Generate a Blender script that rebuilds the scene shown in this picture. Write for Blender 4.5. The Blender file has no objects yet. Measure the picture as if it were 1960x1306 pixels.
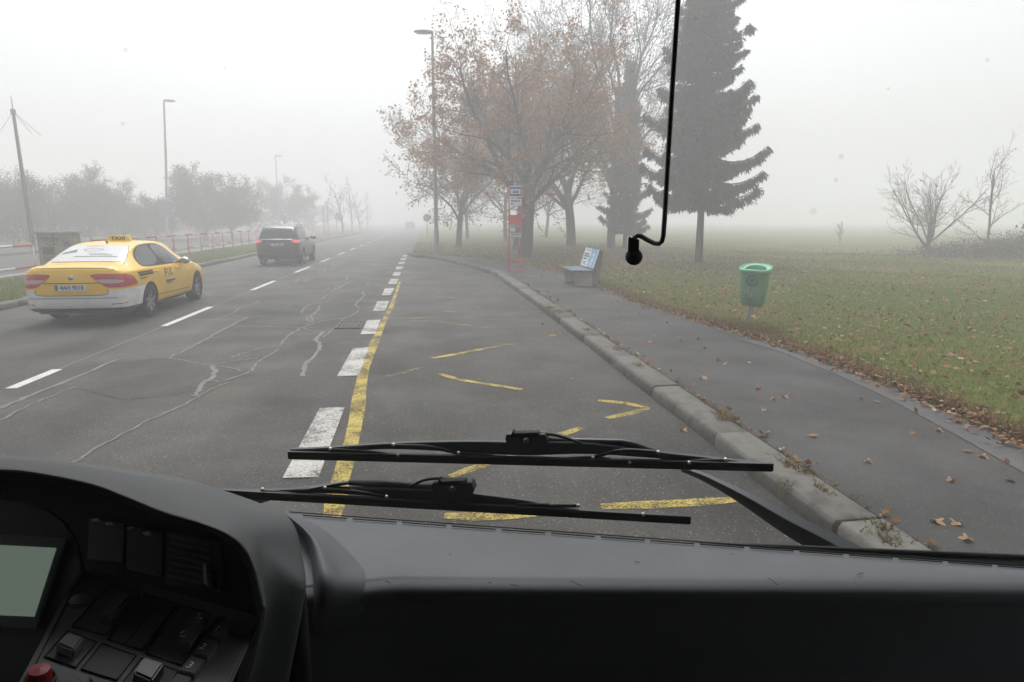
import bpy, bmesh, math, random
import numpy as np
from mathutils import Vector, Matrix
from mathutils.bvhtree import BVHTree

S = bpy.context.scene
COL = S.collection
R = math.radians

# ------------------------------------------------------------------ camera, world, sun, exposure
F, CX, CY = 1270.0, 980.0, 653.0            # lens in photograph pixels
HY, VX = 420.0, 815.0                       # horizon row, vanishing column of the road
EYE = Vector((0.0, 0.0, 1.9))
PITCH = math.atan((CY - HY) / F)
YAW = math.atan((CX - VX) / (F / math.cos(PITCH)))
cam = bpy.data.cameras.new('camera'); camo = bpy.data.objects.new('camera', cam); COL.objects.link(camo)
cam.sensor_width = 36.0; cam.lens = F / 1960.0 * 36.0
cam.clip_start = 0.05; cam.clip_end = 2000
camo.location = EYE
camo.rotation_euler = (R(90) - PITCH, 0, -YAW)
S.camera = camo

W = bpy.data.worlds.new('World'); S.world = W; W.use_nodes = True
wn, wl = W.node_tree.nodes, W.node_tree.links
bg = wn['Background']; bg.inputs['Strength'].default_value = 0.15
sky = wn.new('ShaderNodeTexSky'); sky.sky_type = 'NISHITA'; sky.sun_disc = False
SUN_EL, SUN_AZ = R(62), R(0)
sky.sun_elevation = SUN_EL; sky.sun_rotation = SUN_AZ
sky.air_density = 1.0; sky.dust_density = 5.0; sky.ozone_density = 1.0
hs = wn.new('ShaderNodeHueSaturation'); hs.inputs['Saturation'].default_value = 0.16
wl.new(sky.outputs[0], hs.inputs['Color']); wl.new(hs.outputs[0], bg.inputs['Color'])
sun = bpy.data.lights.new('sun', 'SUN'); suno = bpy.data.objects.new('sun', sun); COL.objects.link(suno)
sun.energy = 1.3; sun.angle = R(30); sun.color = (1.0, 0.98, 0.95)
suno.rotation_euler = (R(90) - SUN_EL, 0, R(180) - SUN_AZ)
S.view_settings.view_transform = 'Standard'; S.view_settings.look = 'None'
S.view_settings.gamma = 1.0; S.view_settings.use_curve_mapping = False
S.view_settings.exposure = 0.52
cy = S.cycles
cy.use_denoising = True
try: cy.denoiser = 'OPENIMAGEDENOISE'
except Exception: pass
cy.max_bounces = 8; cy.diffuse_bounces = 3; cy.glossy_bounces = 3; cy.volume_bounces = 4
cy.transparent_max_bounces = 12; cy.caustics_reflective = False; cy.caustics_refractive = False
cy.sample_clamp_indirect = 6

HAZE_DENSITY = 0.0125

# ------------------------------------------------------------------ measuring helpers
_cf = Vector((math.sin(YAW) * math.cos(PITCH), math.cos(YAW) * math.cos(PITCH), -math.sin(PITCH)))
_cr = Vector((math.cos(YAW), -math.sin(YAW), 0))
_cu = _cr.cross(_cf)
def ray(px, py): return _cf + _cr * ((px - CX) / F) + _cu * ((CY - py) / F)
def V(px, py, d): return EYE + ray(px, py) * d                        # d metres ahead of the lens
def G(px, py, z=0.0):
    r = ray(px, py); return EYE + r * ((z - EYE.z) / r.z)
def up_from(px, py, base):                                            # height of a pixel above a ground point
    r = ray(px, py); t = math.hypot(base[0], base[1]) / math.hypot(r.x, r.y)
    return EYE.z + r.z * t
class Pl:
    def __init__(s, a, b, c): s.o = a; s.n = (b - a).cross(c - a).normalized(); s.n = s.n if s.n.dot(EYE - a) > 0 else -s.n
    def hit(s, px, py):
        r = ray(px, py); return EYE + r * ((s.o - EYE).dot(s.n) / r.dot(s.n))

# cabin axes from the far edge of the dashboard
_e0, _e1 = G(560, 983, 1.27), G(1960, 1085, 1.27)
KR = (_e1 - _e0); KR.z = 0; KR.normalize(); KF = Vector((-KR.y, KR.x, 0))
def CP(px, py, d):                                                    # point d metres ahead of the eye, square to the bus
    r = ray(px, py); return EYE + r * (d / r.dot(KF))
def K(x, d, z): return Vector((KR.x * x + KF.x * d, KR.y * x + KF.y * d, z))

# ------------------------------------------------------------------ mesh helpers
class MB:
    def __init__(s): s.v = []; s.f = []; s.m = []
    def add(s, vs, fs, mi=0):
        o = len(s.v); s.v.extend([tuple(p) for p in vs]); s.f.extend([tuple(i + o for i in f) for f in fs]); s.m.extend([mi] * len(fs))
    def box(s, c, size, rot=None, mi=0):
        x, y, z = [a / 2 for a in size]; c = Vector(c)
        vs = [Vector((i, j, k)) for i in (-x, x) for j in (-y, y) for k in (-z, z)]
        if rot is not None: vs = [rot @ p for p in vs]
        s.add([c + p for p in vs], [(0, 1, 3, 2), (4, 6, 7, 5), (0, 4, 5, 1), (2, 3, 7, 6), (0, 2, 6, 4), (1, 5, 7, 3)], mi)
    def bar(s, a, b, w, h, up=Vector((0, 0, 1)), mi=0, w2=None, h2=None):
        a, b = Vector(a), Vector(b); d = (b - a).normalized(); sx = d.cross(up).normalized(); sy = sx.cross(d)
        w2 = w if w2 is None else w2; h2 = h if h2 is None else h2
        vs = [a + sx * i * w / 2 + sy * j * h / 2 for i, j in ((-1, -1), (1, -1), (1, 1), (-1, 1))] + [b + sx * i * w2 / 2 + sy * j * h2 / 2 for i, j in ((-1, -1), (1, -1), (1, 1), (-1, 1))]
        s.add(vs, [(3, 2, 1, 0), (4, 5, 6, 7), (0, 1, 5, 4), (1, 2, 6, 5), (2, 3, 7, 6), (3, 0, 4, 7)], mi)
    def tube(s, pts, rad, n=8, cap=True, mi=0):
        pts = [Vector(p) for p in pts]; k = len(pts)
        rads = rad if isinstance(rad, (list, tuple)) else [rad] * k
        d0 = (pts[1] - pts[0]).normalized(); ref = Vector((0, 0, 1)) if abs(d0.z) < 0.9 else Vector((1, 0, 0))
        a = d0.cross(ref).normalized(); vs = []
        for i, p in enumerate(pts):
            d = (pts[min(i + 1, k - 1)] - pts[max(i - 1, 0)]).normalized()
            a = (a - d * a.dot(d)).normalized(); b = d.cross(a)
            for j in range(n):
                t = 2 * math.pi * j / n; vs.append(p + (a * math.cos(t) + b * math.sin(t)) * rads[i])
        fs = [(i * n + j, i * n + (j + 1) % n, (i + 1) * n + (j + 1) % n, (i + 1) * n + j) for i in range(k - 1) for j in range(n)]
        if cap: fs += [tuple(range(n - 1, -1, -1)), tuple(range((k - 1) * n, k * n))]
        s.add(vs, fs, mi)
    def prism(s, poly, vec, mi=0):
        poly = [Vector(p) for p in poly]; vec = Vector(vec); n = len(poly)
        s.add(poly + [p + vec for p in poly], [tuple(range(n - 1, -1, -1)), tuple(range(n, 2 * n))] + [(i, (i + 1) % n, n + (i + 1) % n, n + i) for i in range(n)], mi)
    def grid(s, rows, mi=0, closed=False):
        n = len(rows[0]); vs = [p for r in rows for p in r]; m = n if closed else n - 1
        s.add(vs, [(i * n + j, i * n + (j + 1) % n, (i + 1) * n + (j + 1) % n, (i + 1) * n + j) for i in range(len(rows) - 1) for j in range(m)], mi)
    def lathe(s, prof, n=24, o=(0, 0, 0), axis='Z', mi=0):
        rows = []
        for r, h in prof:
            row = []
            for j in range(n):
                t = 2 * math.pi * j / n; c, q = r * math.cos(t), r * math.sin(t)
                p = (c, q, h) if axis == 'Z' else ((c, h, q) if axis == 'Y' else (h, c, q))
                row.append((p[0] + o[0], p[1] + o[1], p[2] + o[2]))
            rows.append(row)
        s.grid(rows, mi, True)
    def build(s, name, mats, parent=None, smooth=False, local=False, bevel=0, flip=True, seg=2):
        me = bpy.data.meshes.new(name)
        vs = s.v
        if parent is not None and not local:
            l = parent['_o'] if '_o' in parent else parent.location
            vs = [(p[0] - l[0], p[1] - l[1], p[2] - l[2]) for p in vs]
        me.from_pydata([tuple(p) for p in vs], [], s.f)
        mats = mats if isinstance(mats, (list, tuple)) else [mats]
        for m in mats: me.materials.append(m)
        if len(mats) > 1: me.polygons.foreach_set('material_index', s.m)
        if flip or bevel:
            bm = bmesh.new(); bm.from_mesh(me)
            if bevel:
                bmesh.ops.remove_doubles(bm, verts=bm.verts, dist=1e-5)
            if flip: bmesh.ops.recalc_face_normals(bm, faces=bm.faces)
            if bevel:
                es = [e for e in bm.edges if len(e.link_faces) == 2 and e.calc_face_angle(0) > 0.6]
                bmesh.ops.bevel(bm, geom=es, offset=bevel, segments=seg, affect='EDGES', clamp_overlap=True)
            bm.to_mesh(me); bm.free()
        if smooth or bevel: shade(me, 1.0 if bevel else 3.0 if smooth is True else smooth)
        o = bpy.data.objects.new(name, me); COL.objects.link(o)
        if parent is not None:
            o.parent = parent
            if '_o' in parent: o['_o'] = parent['_o']
            else: o['_o'] = tuple(parent.location)
        return o
def shade(me, ang):
    me.polygons.foreach_set('use_smooth', [True] * len(me.polygons))
    if ang < 3:
        try: me.set_sharp_from_angle(angle=ang)
        except Exception: pass
def np_mesh(name, v, f, mats, parent=None, smooth=False, mi=None):
    me = bpy.data.meshes.new(name); nv, nf, k = len(v), len(f), f.shape[1]
    if parent is not None:
        l = parent['_o'] if '_o' in parent else parent.location
        v = v - np.array(tuple(l), dtype=v.dtype)
    me.vertices.add(nv); me.vertices.foreach_set('co', v.astype(np.float32).ravel())
    me.loops.add(nf * k); me.loops.foreach_set('vertex_index', f.astype(np.int32).ravel())
    me.polygons.add(nf); me.polygons.foreach_set('loop_start', np.arange(0, nf * k, k, dtype=np.int32))
    for m in (mats if isinstance(mats, (list, tuple)) else [mats]): me.materials.append(m)
    if mi is not None: me.polygons.foreach_set('material_index', mi.astype(np.int32))
    if smooth: me.polygons.foreach_set('use_smooth', [True] * nf)
    me.update(calc_edges=True)
    o = bpy.data.objects.new(name, me); COL.objects.link(o)
    if parent is not None: o.parent = parent; o['_o'] = tuple(parent['_o'] if '_o' in parent else parent.location)
    return o
def thing(name, loc, label, cat, group=None, rz=0.0):
    o = bpy.data.objects.new(name, None); COL.objects.link(o); o.location = loc; o.rotation_euler = (0, 0, rz); o.empty_display_size = 0.2
    return tag(o, label, cat, group)
def tag(o, label=None, cat=None, group=None, kind=None):
    if label: o['label'] = label
    if cat: o['category'] = cat
    if group: o['group'] = group
    if kind: o['kind'] = kind
    return o
def copy_tree(o, parent=None):
    c = o.copy(); COL.objects.link(c)
    if parent is not None: c.parent = parent
    for ch in list(o.children): copy_tree(ch, c)
    return c
def crom(pts, n):                                                     # smooth curve through points (tuples of floats)
    P = np.array([tuple(p) for p in pts], float); k = len(P)
    seg = np.linalg.norm(np.diff(P, axis=0), axis=1); out = []
    Q = np.vstack([2 * P[0] - P[1], P, 2 * P[-1] - P[-2]])
    for i in range(n):
        t = i / (n - 1) * (k - 1); j = min(int(t), k - 2); u = t - j
        a, b, c, d = Q[j], Q[j + 1], Q[j + 2], Q[j + 3]
        out.append(0.5 * ((2 * b) + (-a + c) * u + (2 * a - 5 * b + 4 * c - d) * u * u + (-a + 3 * b - 3 * c + d) * u ** 3))
    return out
def chaikin(p, it=2, closed=True):
    p = [tuple(q) for q in p]
    for _ in range(it):
        o = []
        n = len(p)
        for i in range(n if closed else n - 1):
            a, b = p[i], p[(i + 1) % n]
            o.append(tuple(.75 * x + .25 * y for x, y in zip(a, b))); o.append(tuple(.25 * x + .75 * y for x, y in zip(a, b)))
        p = o if closed else [p[0]] + o + [p[-1]]
    return p
_tc = {}
def text2d(s, size=1.0, bold=0.0):
    key = (s, size, bold)
    if key in _tc: return _tc[key]
    cu = bpy.data.curves.new('t', 'FONT'); cu.body = s; cu.size = size; cu.align_x = 'CENTER'; cu.align_y = 'CENTER'; cu.offset = bold; cu.resolution_u = 2
    o = bpy.data.objects.new('t', cu); COL.objects.link(o)
    me = bpy.data.meshes.new_from_object(o.evaluated_get(bpy.context.evaluated_depsgraph_get()))
    vs = [(v.co.x, v.co.y) for v in me.vertices]; fs = [tuple(p.vertices) for p in me.polygons]
    bpy.data.objects.remove(o); bpy.data.curves.remove(cu); bpy.data.meshes.remove(me)
    _tc[key] = (vs, fs); return vs, fs

# ------------------------------------------------------------------ materials
def newmat(name):
    m = bpy.data.materials.new(name); m.use_nodes = True; return m, m.node_tree.nodes, m.node_tree.links, m.node_tree.nodes['Principled BSDF']
def M(name, c, rough=0.6, metal=0.0, spec=0.5, emit=None, es=0.0, coat=0.0):
    m, n, l, b = newmat(name)
    b.inputs['Base Color'].default_value = (*c, 1); b.inputs['Roughness'].default_value = rough; b.inputs['Metallic'].default_value = metal
    b.inputs['Specular IOR Level'].default_value = spec; b.inputs['Coat Weight'].default_value = coat
    if emit: b.inputs['Emission Color'].default_value = (*emit, 1); b.inputs['Emission Strength'].default_value = es
    return m
def noise(n, l, pos, scale, detail=4, rough=0.6, stretch=None):
    t = n.new('ShaderNodeTexNoise'); t.inputs['Scale'].default_value = scale; t.inputs['Detail'].default_value = detail; t.inputs['Roughness'].default_value = rough
    if stretch:
        mp = n.new('ShaderNodeMapping'); mp.inputs['Scale'].default_value = stretch; l.new(pos, mp.inputs['Vector']); l.new(mp.outputs[0], t.inputs['Vector'])
    else: l.new(pos, t.inputs['Vector'])
    return t.outputs['Fac']
def ramp(n, l, fac, stops):
    r = n.new('ShaderNodeValToRGB'); l.new(fac, r.inputs['Fac'])
    while len(r.color_ramp.elements) < len(stops): r.color_ramp.elements.new(0.5)
    for e, (p, c) in zip(r.color_ramp.elements, stops): e.position = p; e.color = (*c, 1) if len(c) == 3 else c
    return r.outputs['Color']
def mix(n, l, fac, a, b, mode='MIX'):
    x = n.new('ShaderNodeMix'); x.data_type = 'RGBA'; x.blend_type = mode
    for sock, val in ((x.inputs[0], fac), (x.inputs[6], a), (x.inputs[7], b)):
        if hasattr(val, 'is_linked'): l.new(val, sock)
        elif isinstance(val, (int, float)): sock.default_value = val
        else: sock.default_value = (*val, 1)
    return x.outputs[2]
def math_(n, l, op, a, b=0.0, clamp=False):
    x = n.new('ShaderNodeMath'); x.operation = op; x.use_clamp = clamp
    for sock, val in ((x.inputs[0], a), (x.inputs[1], b)):
        if hasattr(val, 'is_linked'): l.new(val, sock)
        else: sock.default_value = val
    return x.outputs[0]
def geo_pos(n): return n.new('ShaderNodeNewGeometry').outputs['Position']
def obj_pos(n): return n.new('ShaderNodeTexCoord').outputs['Object']
def bump(n, l, b, h, strength, dist):
    x = n.new('ShaderNodeBump'); x.inputs['Strength'].default_value = strength; x.inputs['Distance'].default_value = dist
    l.new(h, x.inputs['Height']); l.new(x.outputs[0], b.inputs['Normal'])
def NM(name, c1, c2, scale, rough=0.7, spec=0.3, bs=0.3, bd=0.01, metal=0.0, c3=None, detail=5, bscale=None, stretch=None, coat=0.0):
    m, n, l, b = newmat(name); p = obj_pos(n)
    f = noise(n, l, p, scale, detail, 0.6, stretch)
    st = [(0.35, c1), (0.65, c2)] if c3 is None else [(0.32, c1), (0.5, c2), (0.68, c3)]
    l.new(ramp(n, l, f, st), b.inputs['Base Color'])
    b.inputs['Roughness'].default_value = rough; b.inputs['Specular IOR Level'].default_value = spec; b.inputs['Metallic'].default_value = metal
    b.inputs['Coat Weight'].default_value = coat
    if bs: bump(n, l, b, noise(n, l, p, bscale or scale * 3, 3, 0.6, stretch), bs, bd)
    return m
def island_mat(name, cols, rough=0.7, trans=0.0, spec=0.2, emis=0):
    m, n, l, b = newmat(name); g = n.new('ShaderNodeNewGeometry')
    st = [(i / (len(cols) - 1) if len(cols) > 1 else 0, c) for i, c in enumerate(cols)]
    c = ramp(n, l, g.outputs['Random Per Island'], st); l.new(c, b.inputs['Base Color'])
    b.inputs['Roughness'].default_value = rough; b.inputs['Specular IOR Level'].default_value = spec
    if trans:
        t = n.new('ShaderNodeBsdfTranslucent'); l.new(c, t.inputs['Color']); ms = n.new('ShaderNodeMixShader'); ms.inputs[0].default_value = trans
        l.new(b.outputs[0], ms.inputs[1]); l.new(t.outputs[0], ms.inputs[2]); l.new(ms.outputs[0], n['Material Output'].inputs['Surface'])
    return m
def asphalt(name, base, wet=0.0, speck=1.0, tracks=True):
    m, n, l, b = newmat(name); p = geo_pos(n)
    big = noise(n, l, p, 0.22, 4, 0.6, (1.6, 0.45, 1)); mid = noise(n, l, p, 1.3, 5, 0.65); fine = noise(n, l, p, 95, 3, 0.75); grit = noise(n, l, p, 42, 5, 0.8)
    c = ramp(n, l, big, [(0.3, tuple(base[i] * 0.6 for i in range(3))), (0.5, base), (0.72, tuple(base[i] * 1.4 for i in range(3)))])
    c = mix(n, l, 0.8, c, ramp(n, l, mid, [(0.3, (0.82, 0.82, 0.82)), (0.7, (1.18, 1.16, 1.13))]), 'MULTIPLY')
    c = mix(n, l, 0.85, c, ramp(n, l, noise(n, l, p, 0.55, 6, 0.7, (1, .6, 1)), [(0.34, (0.72, 0.73, 0.75)), (0.5, (1, 1, 1)), (0.64, (1.22, 1.12, 1.0))]), 'MULTIPLY')
    c = mix(n, l, speck, c, ramp(n, l, grit, [(0.32, (0.35, 0.35, 0.35)), (0.5, (1, 1, 1)), (0.68, (1.9, 1.88, 1.82))]), 'MULTIPLY')
    vo = n.new('ShaderNodeTexVoronoi'); vo.inputs['Scale'].default_value = 70; l.new(p, vo.inputs['Vector'])
    pick = n.new('ShaderNodeSeparateColor'); l.new(vo.outputs['Color'], pick.inputs[0])
    st = math_(n, l, 'GREATER_THAN', pick.outputs[0], 0.93); near = math_(n, l, 'LESS_THAN', vo.outputs['Distance'], 0.32)
    c = mix(n, l, math_(n, l, 'MULTIPLY', math_(n, l, 'MULTIPLY', st, near), 0.8 * speck), c, (0.30, 0.29, 0.27))
    if tracks:
        sx = n.new('ShaderNodeSeparateXYZ'); l.new(p, sx.inputs[0]); w = noise(n, l, p, 0.35, 3, 0.5)
        xx = math_(n, l, 'ADD', sx.outputs[0], math_(n, l, 'MULTIPLY', w, 0.5))
        s = math_(n, l, 'SINE', math_(n, l, 'MULTIPLY', xx, 3.45))
        c = mix(n, l, 0.7, c, ramp(n, l, s, [(0.0, (1.05, 1.05, 1.05)), (1.0, (0.80, 0.80, 0.81))]), 'MULTIPLY')
    l.new(c, b.inputs['Base Color'])
    rr = ramp(n, l, noise(n, l, p, 0.8, 4, 0.6), [(0.35, (0.62 - 0.32 * wet,) * 3), (0.65, (0.85 - 0.30 * wet,) * 3)]); l.new(rr, b.inputs['Roughness'])
    b.inputs['Specular IOR Level'].default_value = 0.28 + 0.15 * wet
    bump(n, l, b, math_(n, l, 'ADD', fine, math_(n, l, 'MULTIPLY', grit, 1.2)), 0.55, 0.006)
    return m
def paint(name, c, thr=0.46, soft=0.04, rough_scale=60, contrast=0.95):
    m, n, l, b = newmat(name); p = geo_pos(n)
    f1 = noise(n, l, p, rough_scale, 4, 0.7, (1, 1.9, 1)); f2 = noise(n, l, p, 2.2, 4, 0.7)
    col = mix(n, l, contrast, c, ramp(n, l, f1, [(0.3, (0.4, 0.4, 0.4)), (0.6, (1.05, 1.05, 1.05))]), 'MULTIPLY')
    col = mix(n, l, 0.5, col, ramp(n, l, f2, [(0.3, (0.72, 0.72, 0.7)), (0.7, (1.05, 1.05, 1.05))]), 'MULTIPLY')
    l.new(col, b.inputs['Base Color']); b.inputs['Roughness'].default_value = 0.8
    a = math_(n, l, 'ADD', math_(n, l, 'MULTIPLY', f1, 0.6), math_(n, l, 'MULTIPLY', f2, 0.55))
    al = ramp(n, l, a, [(thr - soft, (0, 0, 0)), (thr + soft, (1, 1, 1))]); l.new(al, b.inputs['Alpha'])
    bump(n, l, b, f1, 0.8, 0.008)
    return m

def ring_fill(pts, rings=4):
    """concentric fill of a star-shaped outline: list of 2-D points and faces"""
    n = len(pts); cx = sum(p[0] for p in pts) / n; cy_ = sum(p[1] for p in pts) / n
    vs = []; fs = []
    for k in range(rings):
        s = 1 - k / rings; vs += [(cx + (p[0] - cx) * s, cy_ + (p[1] - cy_) * s) for p in pts]
    vs.append((cx, cy_))
    for k in range(rings - 1): fs += [(k * n + j, k * n + (j + 1) % n, (k + 1) * n + (j + 1) % n, (k + 1) * n + j) for j in range(n)]
    fs += [((rings - 1) * n + j, (rings - 1) * n + (j + 1) % n, len(vs) - 1) for j in range(n)]
    return vs, fs

# ================================================================== GROUND, ROADS, PAVEMENTS
PZ = 0.13                                     # pavement and grass stand this far above the road
m_grassland = None
def grass_ground():
    m, n, l, b = newmat('grass ground'); p = geo_pos(n)
    a = noise(n, l, p, 0.25, 5, 0.6); d = noise(n, l, p, 5, 6, 0.75); e = noise(n, l, p, 28, 5, 0.8)
    c = ramp(n, l, a, [(0.3, (0.055, 0.085, 0.010)), (0.5, (0.082, 0.092, 0.016)), (0.7, (0.125, 0.085, 0.032))])
    c = mix(n, l, 0.9, c, ramp(n, l, d, [(0.3, (0.55, 0.6, 0.5)), (0.5, (1, 1, 1)), (0.7, (1.4, 1.25, 1.1))]), 'MULTIPLY')
    c = mix(n, l, 0.9, c, ramp(n, l, e, [(0.3, (0.5, 0.5, 0.5)), (0.7, (1.5, 1.5, 1.4))]), 'MULTIPLY')
    lv = noise(n, l, p, 9, 6, 0.8)
    c = mix(n, l, math_(n, l, 'MULTIPLY', math_(n, l, 'GREATER_THAN', lv, 0.60), 0.75), c, (0.20, 0.10, 0.05))
    l.new(c, b.inputs['Base Color']); b.inputs['Roughness'].default_value = 0.9; b.inputs['Specular IOR Level'].default_value = 0.15
    bump(n, l, b, d, 0.8, 0.05)
    return m
m_grassland = grass_ground()
m_road = asphalt('road asphalt', (0.044, 0.0415, 0.038))
m_bay = asphalt('bus bay asphalt', (0.041, 0.0385, 0.035))
m_walk = asphalt('pavement asphalt', (0.029, 0.028, 0.028), wet=0.2, speck=0.45, tracks=False)
m_walkwet = asphalt('wet pavement asphalt', (0.033, 0.033, 0.036), wet=0.9, speck=0.4, tracks=False)
m_soil = NM('soil', (0.05, 0.04, 0.028), (0.08, 0.065, 0.04), 3)
m_white = paint('road paint white', (0.52, 0.51, 0.48), 0.52, 0.06)
m_whitefar = paint('lane paint white', (0.70, 0.69, 0.66), 0.40, 0.05)
m_yellow = paint('road paint yellow', (0.47, 0.36, 0.075), 0.55, 0.07)
m_yellow2 = paint('worn road paint yellow', (0.42, 0.33, 0.09), 0.61, 0.07)
m_seal = NM('crack sealant', (0.11, 0.107, 0.10), (0.15, 0.147, 0.14), 4, 0.6, 0.3, 0.3, 0.004)

KX = G(1230, 748, 0).x                        # front face of the bay kerb
EX0 = -1.05                                   # kerb line beyond the bay
def sheet(name, pts, mat, kind='structure', thick=0.0, **kw):
    mb = MB()
    if thick: mb.prism([(p[0], p[1], p[2] - thick) for p in pts], (0, 0, thick))
    else: mb.add(pts, [tuple(range(len(pts)))])
    o = mb.build(name, mat, flip=bool(thick))
    if not thick:
        me = o.data
        if me.polygons and me.polygons[0].normal.z < 0: me.flip_normals()
    if kind: o['kind'] = kind
    return o
sheet('ground', [(-340, -40, -0.30), (340, -40, -0.30), (340, 420, -0.30), (-340, 420, -0.30)], m_soil)
MED0, MED1, OPP0, OPP1 = -9.05, -12.2, -13.6, -22.0
sheet('road', [(MED0 + 0.1, -30, 0), (3.0, -30, 0), (3.0, 420, 0), (MED0 + 0.1, 420, 0)], m_road, thick=0.2)
bay = [G(640, 1060), G(726, 600), G(745, 555), G(765, 515), G(782, 490)]
sheet('bus_bay', [(-0.60, -2, 0.004), (-0.66, 9, 0.004), (-0.72, 16, 0.004), (-0.85, 25, 0.004), (-1.0, 33, 0.004), (KX + .05, 19, 0.004), (KX + .05, -2, 0.004)], m_bay)
sheet('opposite_road', [(OPP1, -30, 0), (OPP0, -30, 0), (OPP0, 420, 0), (OPP1, 420, 0)], m_road, thick=0.2)
sheet('far_pavement', [(-25.5, -30, 0.11), (OPP1 - .15, -30, 0.11), (OPP1 - .15, 420, 0.11), (-25.5, 420, 0.11)], m_walk, thick=0.2)

# kerb line of the bay and of the road beyond
kerb_px = [(1225, 745), (1140, 683), (1085, 640), (1038, 600), (1003, 570), (975, 548), (945, 526), (905, 513), (850, 500), (800, 491.5)]
kp = [G(x, y, 0) for x, y in kerb_px]
path = [Vector((KX, -1.5, 0)), Vector((KX, 3, 0)), Vector((KX, 6, 0))] + [Vector((KX if p.y < 17 else p.x, p.y, 0)) for p in kp]
path = [p for i, p in enumerate(path) if i == 0 or p.y > path[i - 1].y + 0.3]
path += [Vector((EX0, path[-1].y + 1.0, 0)), Vector((EX0, path[-1].y + 4, 0)), Vector((EX0, 70, 0)), Vector((EX0, 120, 0))]
def resample(path, step, jit=0.0, rng=None):
    out = [path[0].copy()]; acc = 0; need = step
    for a, b in zip(path, path[1:]):
        L = (b - a).length; t = 0
        while acc + (L - t) >= need:
            t += need - acc; out.append(a.lerp(b, t / L)); acc = 0; need = step * (1 + (rng.uniform(-jit, jit) if rng else 0))
        acc += L - t
    return out
rng = random.Random(4)
m_kerb = NM('kerb concrete', (0.07, 0.068, 0.061), (0.13, 0.124, 0.111), 5, 0.85, 0.25, 0.5, 0.006, c3=(0.092, 0.088, 0.079), bscale=60, detail=8)
m_kerb2 = NM('darker kerb concrete', (0.065, 0.06, 0.054), (0.12, 0.115, 0.10), 4, 0.85, 0.25, 0.5, 0.006, bscale=60, detail=8)
kerb = tag(bpy.data.objects.new('kerb', None), kind='structure'); COL.objects.link(kerb)
stones = resample(path, 1.72, 0.1, rng)
def kerb_run(pts, width, h, root, mats, rng, side=1, gap=0.012):
    for i, (a, b) in enumerate(zip(pts, pts[1:])):
        d = (b - a).normalized(); nrm = Vector((d.y, -d.x, 0)) * side
        a2, b2 = a + d * gap, b - d * gap
        hz = h + rng.uniform(-0.012, 0.010); z0 = -0.06
        off = nrm * rng.uniform(-0.012, 0.012)
        prof = [(0.0, z0), (0.008, hz - 0.03), (0.03, hz), (width, hz + 0.004), (width, z0)]
        nrings = 4; rows = []
        for k in range(nrings):
            q = a2.lerp(b2, k / (nrings - 1)) + off
            rows.append([q + nrm * (s_ + (rng.uniform(-.004, .004) if 0 < j < 3 else 0)) + Vector((0, 0, z_)) for j, (s_, z_) in enumerate(prof)])
        mb = MB(); mb.grid(rows, closed=True); n = len(prof)
        mb.f += [tuple(range(n - 1, -1, -1)), tuple(range((nrings - 1) * n, nrings * n))]; mb.m += [0, 0]
        mb.build('kerb_stone', rng.choice(mats), root, bevel=0.006, seg=1)
KW = 0.30
kerb_run(stones[:34], KW, PZ, kerb, [m_kerb, m_kerb, m_kerb2], rng, 1)
sheet2 = MB(); far = stones[33:]
for a, b in zip(far, far[1:]):
    sheet2.bar(a + Vector((.15, 0, 0.03)), b + Vector((.15, 0, 0.03)), 0.28, 0.2)
o = sheet2.build('kerb_stone', m_kerb, kerb); o['kind'] = 'stuff'
mk = tag(bpy.data.objects.new('median_kerb', None), kind='structure'); COL.objects.link(mk)
mpts = [Vector((MED0, y, 0)) for y in np.arange(4, 60, 1.0)]
kerb_run(mpts[:50], 0.2, 0.12, mk, [m_kerb, m_kerb2], rng, -1)
mb = MB(); mb.bar((MED0 - .1, 54, 0.03), (MED0 - .1, 300, 0.03), 0.2, 0.19); tag(mb.build('kerb_stone', m_kerb, mk), kind='stuff')
mb = MB(); mb.bar((MED1 - 1.0, -20, 0.01), (MED1 - 1.0, 300, 0.01), 0.18, 0.20); mb.bar((OPP1 - .1, -20, 0.03), (OPP1 - .1, 300, 0.03), 0.2, 0.19)
tag(mb.build('opposite_kerb', m_kerb), kind='structure')

# pavement: between kerb and the lawn
lawn_px = [(1960, 852), (1830, 792), (1700, 737), (1560, 682), (1430, 641), (1330, 612), (1240, 586), (1165, 556), (1125, 540), (1060, 518), (1000, 506), (940, 497), (880, 492), (830, 489)]
lawn_edge = [Vector((5.3, -2, PZ)), Vector((5.25, 2, PZ))] + [G(x, y, PZ) for x, y in lawn_px]
inner = [p + Vector((0, 0, PZ)) for p in path if p.y < lawn_edge[-1].y + 1.0]
def inset(pts, d):
    out = []
    for i, p in enumerate(pts):
        t = (pts[min(i + 1, len(pts) - 1)] - pts[max(i - 1, 0)]).normalized(); out.append(p + Vector((t.y, -t.x, 0)) * d)
    return out
inn = inset(inner, KW - 0.004)
sheet('pavement', [tuple(p) for p in inn] + [tuple(p) for p in reversed(lawn_edge)], m_walk, thick=0.14)
wet_px = [(1960, 905), (1840, 838), (1700, 762), (1600, 716), (1500, 675), (1400, 645), (1440, 650), (1560, 688), (1700, 742), (1830, 797), (1960, 857)]
sheet('wet_pavement_strip', [tuple(G(x, y, PZ + .005) + Vector((0, 0, 0))) for x, y in wet_px], m_walkwet)

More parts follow.
